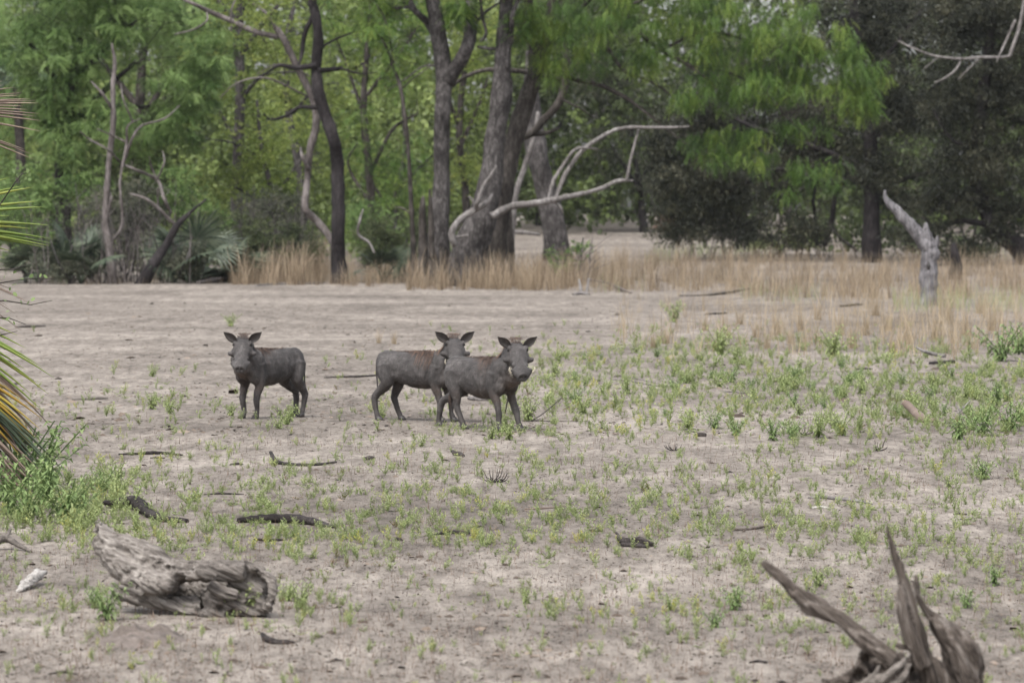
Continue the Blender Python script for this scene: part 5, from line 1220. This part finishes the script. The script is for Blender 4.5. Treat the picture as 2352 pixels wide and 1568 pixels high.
# ------------------------------------------------------------------ herbs
def herb_template(seed, stems=4, h=1.0, leaves=10, ll=.22, lw=.07, spread=.35, droop=.2, up=.8):
    """leafy herb of unit height: thin stems and slender folded leaves"""
    r = np.random.default_rng(seed); V, F, T = [], [], []
    def quad(a, b, c, d, t): F.append([len(V)+k for k in range(4)]); V.extend([a, b, c, d]); T.extend([t]*4)
    for i in range(stems):
        az = r.uniform(0, 6.28); sp = spread*r.uniform(.2, 1.1); hh = h*r.uniform(.6, 1.05)
        tip = np.array([math.cos(az)*sp, math.sin(az)*sp, hh]); mid = tip*.5 + np.array([-math.cos(az), -math.sin(az), 0])*sp*.15
        pts = [np.zeros(3), mid, tip]; w = .012
        for a, b in zip(pts[:-1], pts[1:]):
            quad(a-[w, 0, 0], a+[w, 0, 0], b+[w*.7, 0, 0], b-[w*.7, 0, 0], .15); quad(a-[0, w, 0], a+[0, w, 0], b+[0, w*.7, 0], b-[0, w*.7, 0], .15)
        for k in range(leaves):
            t = .12 + .88*(k+.5)/leaves; p = (2*mid*t*(1-t)*1.0 + tip*t*t) if t < 1 else tip
            p = (1-t)**2*pts[0] + 2*t*(1-t)*(2*mid - .5*tip) + t*t*tip if False else (np.array(mid)*2*t if t < .5 else mid + (tip-mid)*(2*t-1))
            la = k*2.4 + r.uniform(-.5, .5); el = r.uniform(.1, up) + t*.45
            d = np.array([math.cos(la)*math.cos(el), math.sin(la)*math.cos(el), math.sin(el)])
            s = np.array([-math.sin(la), math.cos(la), 0]); n = np.cross(d, s)
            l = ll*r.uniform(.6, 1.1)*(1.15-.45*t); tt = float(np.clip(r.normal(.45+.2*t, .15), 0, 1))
            if r.random() < .03: tt = 1.0
            m_ = p + d*l*.5 - np.array([0, 0, droop*l*.1]); e = p + d*l - np.array([0, 0, droop*l*.55])
            b_ = [p, m_ + s*lw*.5 + n*.012, e, m_ - n*.012]; quad(*b_, tt)
            quad(p, m_ - n*.012, e, m_ - s*lw*.5 + n*.012, tt)
    return np.array(V), np.array(F), np.array(T)
HERB = [herb_template(i, stems=int(2 + i % 4), leaves=7 + i % 4, ll=.34 + .06*(i % 3), lw=.075 + .02*(i % 2), spread=.25 + .12*(i % 4)) if i % 4 else herb_template(i, h=.45, stems=6, leaves=6, ll=.3, lw=.08, spread=1.0, up=.4) for i in range(16)]
for i, (V_, F_, T_) in enumerate(HERB): T_[:] = np.clip(T_ + [-.18, .1, -.05, .22, -.35, .05, .15, -.1][i % 8], 0, 1)
BUSHY = [herb_template(50+i, stems=10, leaves=15, ll=.25, lw=.075, spread=.7, droop=1.5, up=.15) for i in range(5)]
DENS = [(1900, 865, 420, 52, 1.8), (1460, 880, 230, 60, 1.5), (2250, 940, 190, 60, 1.8), (1650, 810, 110, 35, .8), (1260, 860, 120, 40, .5), (1700, 990, 300, 25, .2), (380, 925, 230, 35, .4), (660, 940, 60, 25, .35), (860, 880, 150, 40, .12), (1180, 985, 110, 22, .8), (900, 960, 60, 20, .3),
        (450, 1150, 330, 60, .34), (160, 1160, 130, 60, .9), (1000, 1150, 500, 70, .34), (1900, 1150, 450, 80, .34), (900, 1230, 300, 35, .40), (500, 1220, 250, 35, .55), (1210, 1385, 130, 25, .25), (1500, 1400, 300, 60, .10), (1700, 1380, 100, 60, .25), (2150, 1420, 150, 80, .2), (330, 1400, 250, 60, .22), (700, 1370, 50, 40, .5), (2250, 1330, 60, 30, .4), (1900, 1240, 350, 60, .25)]
def density(x, y):
    d = .0; x = min(max(x, -60), 2300)
    for bx, by, sx, sy, w in DENS: d += w*math.exp(-((x-bx)/sx)**2*.5 - ((y-by)/sy)**2*.5)
    d += .045 if y > 1250 else .08 if y > 1000 else (.03 if y > 860 else .006)
    return d
rng = np.random.default_rng(90)
cand = []
while len(cand) < 10400:
    x, y = rng.uniform(-620, 3100), rng.uniform(745, 1640)
    k = .25 + 2.0*max(0, noise.noise(Vector((x/70, y/28, 3)))+.2)
    if rng.random() < density(x, y)*k*.9:
        p = gp(x, y)
        hpx = rng.uniform(.6, 1.25)
        h = (.070 if y > 1000 else .085 if x > 1150 else .085)*hpx*rng.uniform(.7, 1.25)
        if y > 1300: h *= .8
        if x < 320 and 1090 < y < 1230: h *= 1.6
        if x > 1150 and rng.random() < .10 and y < 1010: h *= 1.8
        cand.append((p, h, h/p.y*FPX))
# the largest stand as plants of their own, the rest is ground cover
inpic = [c for c in cand if abs(c[0].x) < c[0].y*1176/FPX and c[0].y > 16.6]
inpic.sort(key=lambda c: -c[2])
solo = inpic[:285]; ids = set(id(c) for c in solo)
rest = [c for c in cand if id(c) not in ids]
hm = []
for V, F, T in HERB: hm.append(np_mesh('herb', V*1.0, F, T)); hm[-1].materials.append(M['herb'])
solo_o = []
def PX(p):
    c_, s_ = math.cos(PITCH), math.sin(PITCH); dz = p.z - CAM_H; fw = p.y*c_ - dz*s_; up = p.y*s_ + dz*c_
    return CX + FPX*p.x/fw, CY - FPX*up/fw
for i, (p, h, _) in enumerate(solo):
    o = bpy.data.objects.new('herb', hm[i % 16]); C.objects.link(o)
    o.location = (p.x, p.y, p.z-.005); o.rotation_euler = (rng.normal(0, .1), rng.normal(0, .1), rng.uniform(0, 6.28)); o.scale = (h*rng.uniform(.8, 1.2), h*rng.uniform(.8, 1.2), h)
    solo_o.append((o, *PX(p)))
def mass(items, temps, name, mat, seed, kind='stuff', tj=.25):
    r = np.random.default_rng(seed); Vs, Fs, Ts, n = [], [], [], 0
    for k, (V, F, T) in enumerate(temps):
        it = items[k::len(temps)]
        if not it: continue
        P = np.array([[c[0].x, c[0].y, c[0].z-.005] for c in it]); S = np.array([c[1] for c in it]); m_ = len(it)
        Rm = rot_zyx(r.uniform(0, 6.28, m_), r.normal(0, .1, m_), r.normal(0, .1, m_))
        v, f, _ = instance(V, F, P, Rm, S, np.zeros(m_))
        Vs.append(v); Fs.append(f+n); n += len(v); Ts.append(np.clip(np.tile(T, m_) + np.repeat(r.normal(0, tj, m_), len(V)), 0, 1))
    o = link(name, np_mesh(name, np.concatenate(Vs), np.concatenate(Fs), np.concatenate(Ts)), M[mat]); o['kind'] = kind
    return o
mass(rest, HERB, 'ground_herbs', 'herb', 4)
# larger weeds, each with its own place
weeds = [(1640, 985, .36, 'leafy weed with drooping leaves beside the dark oval stone'), (1690, 1000, .30, 'leafy weed right of the one beside the dark oval stone'), (1775, 1012, .34, 'rounded weed clump in bare sand left of the taller bright weeds'), (1820, 1008, .34, 'weed clump touching the rounded one in the right middle sand'),
 (1880, 1005, .42, 'tall bright weed in the right middle near bare sand'), (1935, 1000, .40, 'bright weed right of the tall one in the right middle'), (2200, 1010, .42, 'drooping green weed left of the large weed clump at the right edge'), (2260, 1000, .50, 'large drooping weed clump near the right edge'), (2320, 990, .55, 'largest drooping weed cut by the right edge'),
 (2290, 930, .45, 'weed clump behind the large drooping ones at the right edge'), (1650, 815, .75, 'tall feathery weed standing before thin dry grass in the right middle'), (1690, 835, .5, 'bushy weed at the foot of the tall feathery weed'), (1550, 740, .7, 'spiky grey green tuft in front of the tan grass'), (1915, 820, .75, 'upright green weed among thin dry grass at the right'), (2300, 830, .9, 'tall green weed by the right edge above the black log'),
 (2340, 815, .8, 'green weed cut by the right edge behind the black log'), (1800, 900, .4, 'yellowish bushy weed in the green belt right of centre'), (1980, 905, .42, 'yellowish bushy weed in the green belt left of the red snag'), (2110, 960, .34, 'yellow green weed wrapped round the red snag'), (1440, 905, .36, 'bushy weed right of the right warthog'), (1340, 950, .34, 'bushy weed near the thin slanting stick'),
 (1215, 965, .42, 'feathery weed at the front hooves of the right warthog'), (1170, 1010, .3, 'low weed under the front hooves of the right warthog'), (1130, 1008, .26, 'spreading weed in front of the right warthog hind foot'), (660, 975, .34, 'weed at the hind feet of the left warthog'), (640, 985, .24, 'low weed in front of the left warthog'), (530, 955, .26, 'weed left of the left warthog front hooves'), (970, 1026, .2, 'broad low weed right of the dark rounded stone'),
 (390, 950, .3, 'bushy weed on sand far left of the left warthog'), (350, 940, .34, 'weed beside grey bark pieces left of the warthogs'), (880, 960, .25, 'weed at the hind hooves of the half hidden warthog'), (245, 1425, .34, 'feathery blue green weed in front of the hollow log'), (215, 1395, .2, 'weed at the left foot of the hollow log'), (560, 1415, .30, 'yellow green weed growing before the hollow log mouth'), (690, 1395, .26, 'feathery weed at the right end of the hollow log'), (660, 1380, .2, 'short weed just right of the hollow log'),
 (2285, 1345, .22, 'upright weed on open sand near the right edge'), (1690, 1400, .24, 'leaning tall herb left of the long root prong'), (1640, 1440, .2, 'bushy herb below the leaning tall herb'), (1210, 1385, .17, 'bright clump of herbs in the open sand at centre bottom'), (1540, 1400, .17, 'bright herb clump left of the leaning tall herb'), (2110, 1480, .2, 'green herb showing between root stump prongs'), (2220, 1395, .2, 'green herb behind the right side of the root stump'), (1880, 1345, .2, 'herb right of the long root prong tip'),
 (40, 1130, .5, 'dense dark weed at the foot of the near palm'), (90, 1125, .48, 'dense weed right of the near palm foot'), (110, 1165, .36, 'weed in front of the near palm'), (20, 1180, .40, 'weed at the left edge in front of the near palm'), (240, 1130, .34, 'wispy weed between the palm weeds and black rotten log'), (60, 1200, .3, 'weed above the arched root at the left edge'), (150, 1200, .3, 'weed between the palm and the hollow log'), (185, 1180, .3, 'weed left of the black rotten log'), (270, 1150, .34, 'wispy tall weed behind the black rotten log'),
 (2260, 1100, .3, 'grey green straggly weed near the right edge below large weeds'), (2180, 1120, .2, 'small straggly weed left of the grey green one'), (350, 865, .3, 'pale weed alone on the bare sand upper left'), (530, 750, .42, 'thin green grass tuft on bare sand above the left warthog')]
bm = []
for V, F, T in BUSHY: bm.append([np_mesh('weed', V, F, T), np_mesh('weed', V, F, T)]); bm[-1][0].materials.append(M['herb']); bm[-1][1].materials.append(M['herb_deep'])
for i, (x, y, h, lab) in enumerate(weeds):
    p = gp(x, y); dk_ = 1 if (x > 2180 or x < 260 or (1630 < x < 1830 and y > 980)) else 0
    o = bpy.data.objects.new('weed', bm[i % 5][dk_]); C.objects.link(o)
    o.location = (p.x, p.y, p.z-.005); o.rotation_euler = (0, 0, rng.uniform(0, 6.28)); h *= 1.05 if x < 160 else .58; o.scale = (h*rng.uniform(.9, 1.2), h*rng.uniform(.9, 1.2), h)
    tag(o, lab, 'weed', 'larger weeds on the clearing')

# feathery weeds of the green belt right of the animals
rb = np.random.default_rng(7); k = 0; fw = []
while k < 170:
    x, y = rb.normal(1850, 400), rb.normal(872, 50)
    if k % 4 == 0: x, y = rb.normal(2250, 120), rb.normal(930, 60)
    if not (1260 < x < 2500 and 775 < y < 1012) or noise.noise(Vector((x/130, y/40, 5))) < rb.uniform(-.35, .2): continue
    p = gp(x, y); o = bpy.data.objects.new('weed', bm[k % 5][0 if rb.random() < .75 else 1]); C.objects.link(o); k += 1
    h = rb.uniform(.08, .20); o.location = (p.x, p.y, p.z-.005); o.rotation_euler = (0, 0, rb.uniform(0, 6.28)); o.scale = (h*rb.uniform(.9, 1.3), h*rb.uniform(.9, 1.3), h)
    fw.append((o, x, y))
wm = [(2095, 950, 'the red snag'), (2160, 836, 'the short black log'), (2215, 948, 'the pale forked twig'), (1608, 1002, 'the dark oval stone'), (1690, 902, 'the small white twig'), (1480, 882, 'the long arching twig'), (1650, 812, 'the tall feathery weed'), (1915, 815, 'the upright green weed'), (1870, 990, 'the tall bright weed'), (1300, 940, 'the slanting dark stick'), (2290, 990, 'the largest drooping weeds'), (1985, 849, 'the small brown stick'), (1800, 1000, 'the rounded weed clumps'), (1850, 1000, 'the bare twiggy bush')]
for mx, my, mn in wm:
    for w_, ox, oy in (('left of', -80, 0), ('right of', 80, 0), ('in front of', 0, 26), ('behind', 0, -26)):
        best = min(((math.hypot((x-mx-ox)/70, (y-my-oy)/22), i) for i, (o, x, y) in enumerate(fw) if 'label' not in o), default=(9, 0))
        if best[0] < 1: tag(fw[best[1]][0], 'feathery weed just %s %s' % (w_, mn), 'weed', 'feathery weeds filling the green belt')
for o, x, y in fw:
    if 'label' in o: continue
    st = 'near end' if y > 905 else 'far end' if y < 845 else 'middle'
    si = 'by the warthogs' if x < 1560 else 'towards the right edge' if x > 2050 else 'before the thin straw meadow'
    tag(o, 'bright feathery weed in the %s of the green belt, %s' % (st, si), 'weed', 'feathery weeds, %s of the green belt, %s' % (st, si))

# each small herb is told by what it stands beside, else by its stretch of sand
marks = [(695, 1070, 'the curved driftwood'), (345, 1043, 'the long low grey branch'), (848, 1056, 'the dark stone right of the curved driftwood'), (1053, 1046, 'the clod with a raised end'), (1138, 1108, 'the burnt bush of curved twigs'), (1150, 1169, 'the left straw-coloured bark strip'), (1250, 1169, 'the right straw-coloured bark strip'), (1455, 1254, 'the horned driftwood'), (1735, 1217, 'the split brown stick'), (1925, 1148, 'the long pale plank'), (1885, 1168, 'the white crumbly chip'),
         (2205, 1182, 'the rusty bark chip'), (300, 1168, 'the black rotten log'), (650, 1196, 'the long dark furrowed log'), (1040, 1228, 'the dark crumbling log'), (612, 1242, 'the broken bark strip'), (640, 1478, 'the dark split chunk'), (70, 1350, 'the white fragment'), (20, 1262, 'the arched root'), (1740, 1522, 'the chip left of the root stump'), (1098, 1211, 'the black curled bark'), (1370, 1220, 'the wood chip left of the horned driftwood'), (240, 1400, 'the left end of the hollow log'), (520, 1430, 'the underside of the hollow log'), (690, 1330, 'the right end of the hollow log'), (1850, 1400, 'the long root prong'), (2080, 1330, 'the tallest root prong'), (2280, 1450, 'the right flank of the root stump'), (2015, 1035, 'the bare brown twig tuft'), (1608, 1004, 'the dark oval stone'), (545, 1068, 'the triangular wood chip'), (145, 1547, 'the flat chip at lower left'), (510, 1136, 'the thin flat stick'), (1548, 1035, 'the tiny bare twig bush')]
named = set()
for mx, my, mn in marks:
    for w_, ox, oy in (('left of', -75, 0), ('right of', 75, 0), ('in front of', 0, 28), ('behind', 0, -28)):
        best = None
        for i, (o, x, y) in enumerate(solo_o):
            if i in named: continue
            d_ = math.hypot((x-mx-ox)/60, (y-my-oy)/22)
            if d_ < 1 and (best is None or d_ < best[0]): best = (d_, i)
        if best:
            named.add(best[1]); o = solo_o[best[1]][0]
            tag(o, 'small green herb just %s %s' % (w_, mn), 'herb', 'small green herbs sprouting on the sand')
def stretch(x, y):
    side = 'left' if x < 784 else 'right' if x > 1568 else 'middle'
    if y < 1010: return 'level with the warthogs, %s side' % side if side != 'middle' else 'level with the warthogs in mid frame'
    if y < 1150 and side != 'right': return 'in the strip of %s' % ('the long low grey branch' if x < 470 else 'the curved driftwood' if x < 800 else 'the dark stone and the clod' if x < 1080 else 'the burnt bush' if x < 1330 else 'bare sand right of the burnt bush')
    if y < 1300 and y >= 1150 and side == 'left': return 'between near palm and black rotten log' if x < 240 else 'between the black and the long furrowed log' if x < 545 else 'round the long dark furrowed log'
    if y < 1150: return 'just nearer than the warthogs, ' + ('below the left warthog and beyond' if side == 'left' else 'below the pair' if side == 'middle' else 'before the green belt')
    if y < 1300: return {'left': 'round the dark fallen logs at left', 'middle': 'round the straw-coloured bark strips', 'right': 'round the long pale plank'}[side]
    return {'left': 'round the hollow log in front', 'middle': 'on open sand between hollow log and root stump', 'right': 'round the root stump in front'}[side]
for i, (o, x, y) in enumerate(solo_o):
    if i in named: continue
    st = stretch(x, y)
    tag(o, 'small green herb ' + st, 'herb', 'small herbs ' + st)

# ------------------------------------------------------------------ dry grass
def blade_template(seed, segs=3):
    r = np.random.default_rng(seed); lean = r.uniform(.05, .5); V, F = [], []; w = .006
    for k in range(segs+1):
        t = k/segs; ww = w*(1-t*.85); V += [[lean*t**1.8, -ww, t*(1-.25*lean*t)], [lean*t**1.8, ww, t*(1-.25*lean*t)]]
    F = [[2*k, 2*k+1, 2*k+3, 2*k+2] for k in range(segs)]
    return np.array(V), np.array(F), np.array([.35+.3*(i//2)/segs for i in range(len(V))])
BL = [blade_template(i) for i in range(14)]
def blades(name, pts, mat, seed, tj=.25, wide=1.0):
    r = np.random.default_rng(seed); Vs, Fs, Ts, n = [], [], [], 0
    for k, (V, F, T) in enumerate(BL):
        it = pts[k::len(BL)]
        if not len(it): continue
        it = np.array(it); m_ = len(it)
        Rm = rot_zyx(r.uniform(0, 6.28, m_), r.normal(0, .12, m_), r.normal(0, .12, m_))
        V2 = V*np.array([1, wide, 1])
        v, f, _ = instance(V2, F, it[:, :3], Rm, it[:, 3], np.zeros(m_))
        Vs.append(v); Fs.append(f+n); n += len(v); Ts.append(np.clip(np.tile(T, m_) + np.repeat(r.normal(0, tj, m_), len(V)), 0, 1))
    return np_mesh(name, np.concatenate(Vs), np.concatenate(Fs), np.concatenate(Ts))
rng = np.random.default_rng(17)
# the tan band before the wood, gathered in tufts
def band(areas, seed):
    r = np.random.default_rng(seed); out = []
    for x0, x1, y0, y1, ntuft, per, h in areas:
        for _ in range(ntuft):
            x, y = r.uniform(x0, x1), y0 + (y1-y0)*r.uniform(0, 1)**1.0
            p = gp(x, y); hh = h*r.uniform(.25, 1.2); rad = r.uniform(.08, .4)
            for k in range(int(per*r.uniform(.5, 1.3))):
                a = r.uniform(0, 6.28); q = rad*r.uniform(0, 1)**.6
                X_, Y_ = p.x + math.cos(a)*q, p.y + math.sin(a)*q*1.3
                out.append((X_, Y_, hz1(X_, Y_) - .01, hh*r.uniform(.3, 1.15)))
    r.shuffle(out)
    return out
B1 = band([(530, 760, 640, 655, 70, 60, 1.05), (550, 740, 615, 640, 40, 50, 1.2), (760, 960, 630, 658, 90, 45, .7), (940, 1340, 636, 668, 200, 50, .85), (1060, 1130, 640, 660, 16, 50, .75), (1330, 1720, 612, 672, 215, 36, .8), (1700, 2400, 612, 692, 260, 38, .8), (1480, 2000, 596, 612, 70, 34, .75), (2000, 2400, 600, 640, 70, 34, .6), (1250, 1340, 600, 650, 26, 30, .5), (-100, 530, 640, 656, 60, 26, .4), (800, 960, 600, 630, 40, 36, .6), (-600, -60, 640, 660, 60, 24, .4), (2400, 3000, 612, 700, 110, 34, .7)], 5)
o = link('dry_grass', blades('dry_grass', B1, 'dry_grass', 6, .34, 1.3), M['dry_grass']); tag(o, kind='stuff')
# thin straw meadow on the right
B2 = []
r = np.random.default_rng(44)
while len(B2) < 9000:
    x, y = r.uniform(1420, 3000), r.uniform(675, 830)
    d = math.exp(-((min(x, 2250)-2130)/340)**2*.5 - ((y-738)/50)**2*.5) + .18*math.exp(-((x-1620)/160)**2*.5 - ((y-740)/40)**2*.5)
    if r.random() < d:
        p = gp(x, y)
        hm_ = r.uniform(.2, .75)
        for k in range(r.integers(4, 16)): B2.append((p.x + r.normal(0, .06), p.y + r.normal(0, .12), p.z - .01, hm_*r.uniform(.4, 1.1)))
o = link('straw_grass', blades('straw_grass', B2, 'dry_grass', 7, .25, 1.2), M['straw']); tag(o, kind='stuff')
B3 = []
for x0, x1, y0, y1, n_, h in ((2050, 2400, 690, 720, 500, .5), (1360, 1480, 640, 676, 90, .4), (1700, 1900, 668, 700, 200, .4), (1480, 1560, 590, 610, 150, .4), (1500, 1800, 575, 596, 700, .55), (2100, 2400, 585, 600, 250, .5)):
    for _ in range(n_):
        p = gp(r.uniform(x0, x1), r.uniform(y0, y1)); B3.append((p.x, p.y, p.z, h*r.uniform(.4, 1.1)))
o = link('green_grass', blades('green_grass', B3, 'herb', 8, .2, 1.5), M['herb']); tag(o, kind='stuff')
# countable tussocks
tus = [(870, 788, .25), (905, 790, .25), (1762, 800, .26), (1735, 775, .34), (1785, 770, .36), (1700, 745, .4), (1840, 760, .4), (1930, 770, .45), (1985, 770, .5), (2040, 760, .4), (2090, 790, .45), (2150, 780, .5), (2220, 770, .45), (2280, 760, .5), (1880, 735, .45), (2010, 725, .5), (2180, 735, .5), (2250, 720, .45), (1960, 800, .4), (2050, 810, .35), (1530, 790, .3), (1500, 800, .26), (1620, 760, .35), (1815, 790, .3)]
TL = ['golden tussock on bare sand behind the half hidden warthog', 'second golden tussock, right of the first behind the half hidden warthog', 'small tussock just right of the tall feathery weed', 'tussock behind the bright belt, left edge of the thin meadow', 'tussock touching its left neighbour at the left edge of the thin meadow',
 'tussock on grey sand before the long dark lying branch', 'tussock in open sand left of the upright green weed', 'tussock just left behind the upright green weed', 'tussock right behind the upright green weed', 'tussock midway between upright green weed and bent pale branch', 'tussock at the tip of the bent pale branch', 'tussock behind the short black log', 'tussock right of the short black log', 'tussock left behind the tall green weed at the right edge', 'tall tussock behind the tall green weed at the right edge',
 'tussock near the dark wood in thin grass', 'tussock in front of the dark wood left of the silvery stump', 'tussock right of the foot of the silvery stump', 'tussock standing right of the silvery stump near the edge', 'low tussock in front of the upright green weed', 'low tussock at the front of the thin meadow', 'low tussock left of the tall feathery weed', 'lowest tussock on sand right of the right warthog', 'tussock behind the tall feathery weed']
TL.append('low tussock between tall feathery weed and thin meadow')
tm = []
for k in range(5):
    r2 = np.random.default_rng(60+k); pts = []
    for _ in range(70):
        a = r2.uniform(0, 6.28); q = .16*r2.uniform(0, 1)**.6; pts.append((math.cos(a)*q, math.sin(a)*q, 0, r2.uniform(.4, 1.1)))
    me = blades('grass_tussock', pts, 'dry_grass', k, .22, 1.3); me.materials.append(M['straw']); tm.append(me)
for i, (x, y, h) in enumerate(tus):
    p = gp(x, y); o = bpy.data.objects.new('grass_tussock', tm[i % 5]); C.objects.link(o)
    o.location = p; o.rotation_euler = (0, 0, rng.uniform(0, 6.28)); o.scale = (h*1.1, h*1.1, h)
    lab = TL[i]
    tag(o, lab, 'grass tussock', 'straw coloured tussocks on the sand')

# ------------------------------------------------------------------ dry stems, litter and pebbles
r = np.random.default_rng(71)
items = []
while len(items) < 28000:
    x, y = r.uniform(-700, 3100), 870 + 800*r.uniform(0, 1)**.8
    k = noise.noise(Vector((x/130, y/40, 8)))*1.5
    if r.random() < (.25 + 1.1*max(0, k+.15))*(1 if y > 1000 else .35):
        p = gp(x, y)
        for q in range(r.integers(1, 4)):
            items.append((p.x + r.normal(0, .03), p.y + r.normal(0, .05), p.z - .004, r.uniform(.015, .065)*(1.2 if y < 1100 else 1)))
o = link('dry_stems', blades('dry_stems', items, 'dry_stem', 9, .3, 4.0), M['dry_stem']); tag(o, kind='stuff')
def chips(n, ylo, yhi, s0, s1, name, seed, mat='litter', flat=.35):
    r = np.random.default_rng(seed); P, S = [], []
    for _ in range(n):
        x, y = r.uniform(-700, 3100), ylo + (yhi-ylo)*r.uniform(0, 1)
        if noise.noise(Vector((x/120, y/40, 2))) < r.uniform(-.6, .3): continue
        p = gp(x, y); P.append((p.x, p.y, p.z+.002)); S.append(r.uniform(s0, s1)*(1 + 2.0*(r.random() < .03)))
    V = np.array([[1, 0, 0], [.3, .7, 0], [-.8, .4, 0], [-.7, -.5, 0], [.4, -.6, 0], [.1, 0, flat]]); F = np.array([[0, 1, 5], [1, 2, 5], [2, 3, 5], [3, 4, 5], [4, 0, 5]])
    m_ = len(P); Rm = rot_zyx(r.uniform(0, 6.28, m_), r.normal(0, .2, m_), r.normal(0, .2, m_))
    v, f, t = instance(V, F, np.array(P), Rm, np.array(S), r.uniform(0, 1, m_))
    tag(link(name, np_mesh(name, v, f, t), M[mat]), kind='stuff')
chips(30000, 880, 1680, .004, .013, 'leaf_litter', 5)
chips(8500, 690, 1000, .010, .03, 'pebbles', 6)

# ------------------------------------------------------------------ the air
m = bpy.data.materials.new('air'); m.use_nodes = True
N, L = m.node_tree.nodes, m.node_tree.links
N.remove(N['Principled BSDF'])
pv = N.new('ShaderNodeVolumePrincipled'); pv.inputs['Color'].default_value = (.93, .96, 1, 1); pv.inputs['Density'].default_value = .00008
L.new(pv.outputs[0], N['Material Output'].inputs['Volume'])
x0, x1, y0, y1, z0, z1 = -330, 330, -50, 580, -1.2, 24
V = [(x, y, z) for x in (x0, x1) for y in (y0, y1) for z in (z0, z1)]
Q = [(0, 1, 3, 2), (4, 6, 7, 5), (0, 4, 5, 1), (2, 3, 7, 6), (0, 2, 6, 4), (1, 5, 7, 3)]
tag(link('haze', np_mesh('haze', V, np.array(Q)), m), kind='stuff')
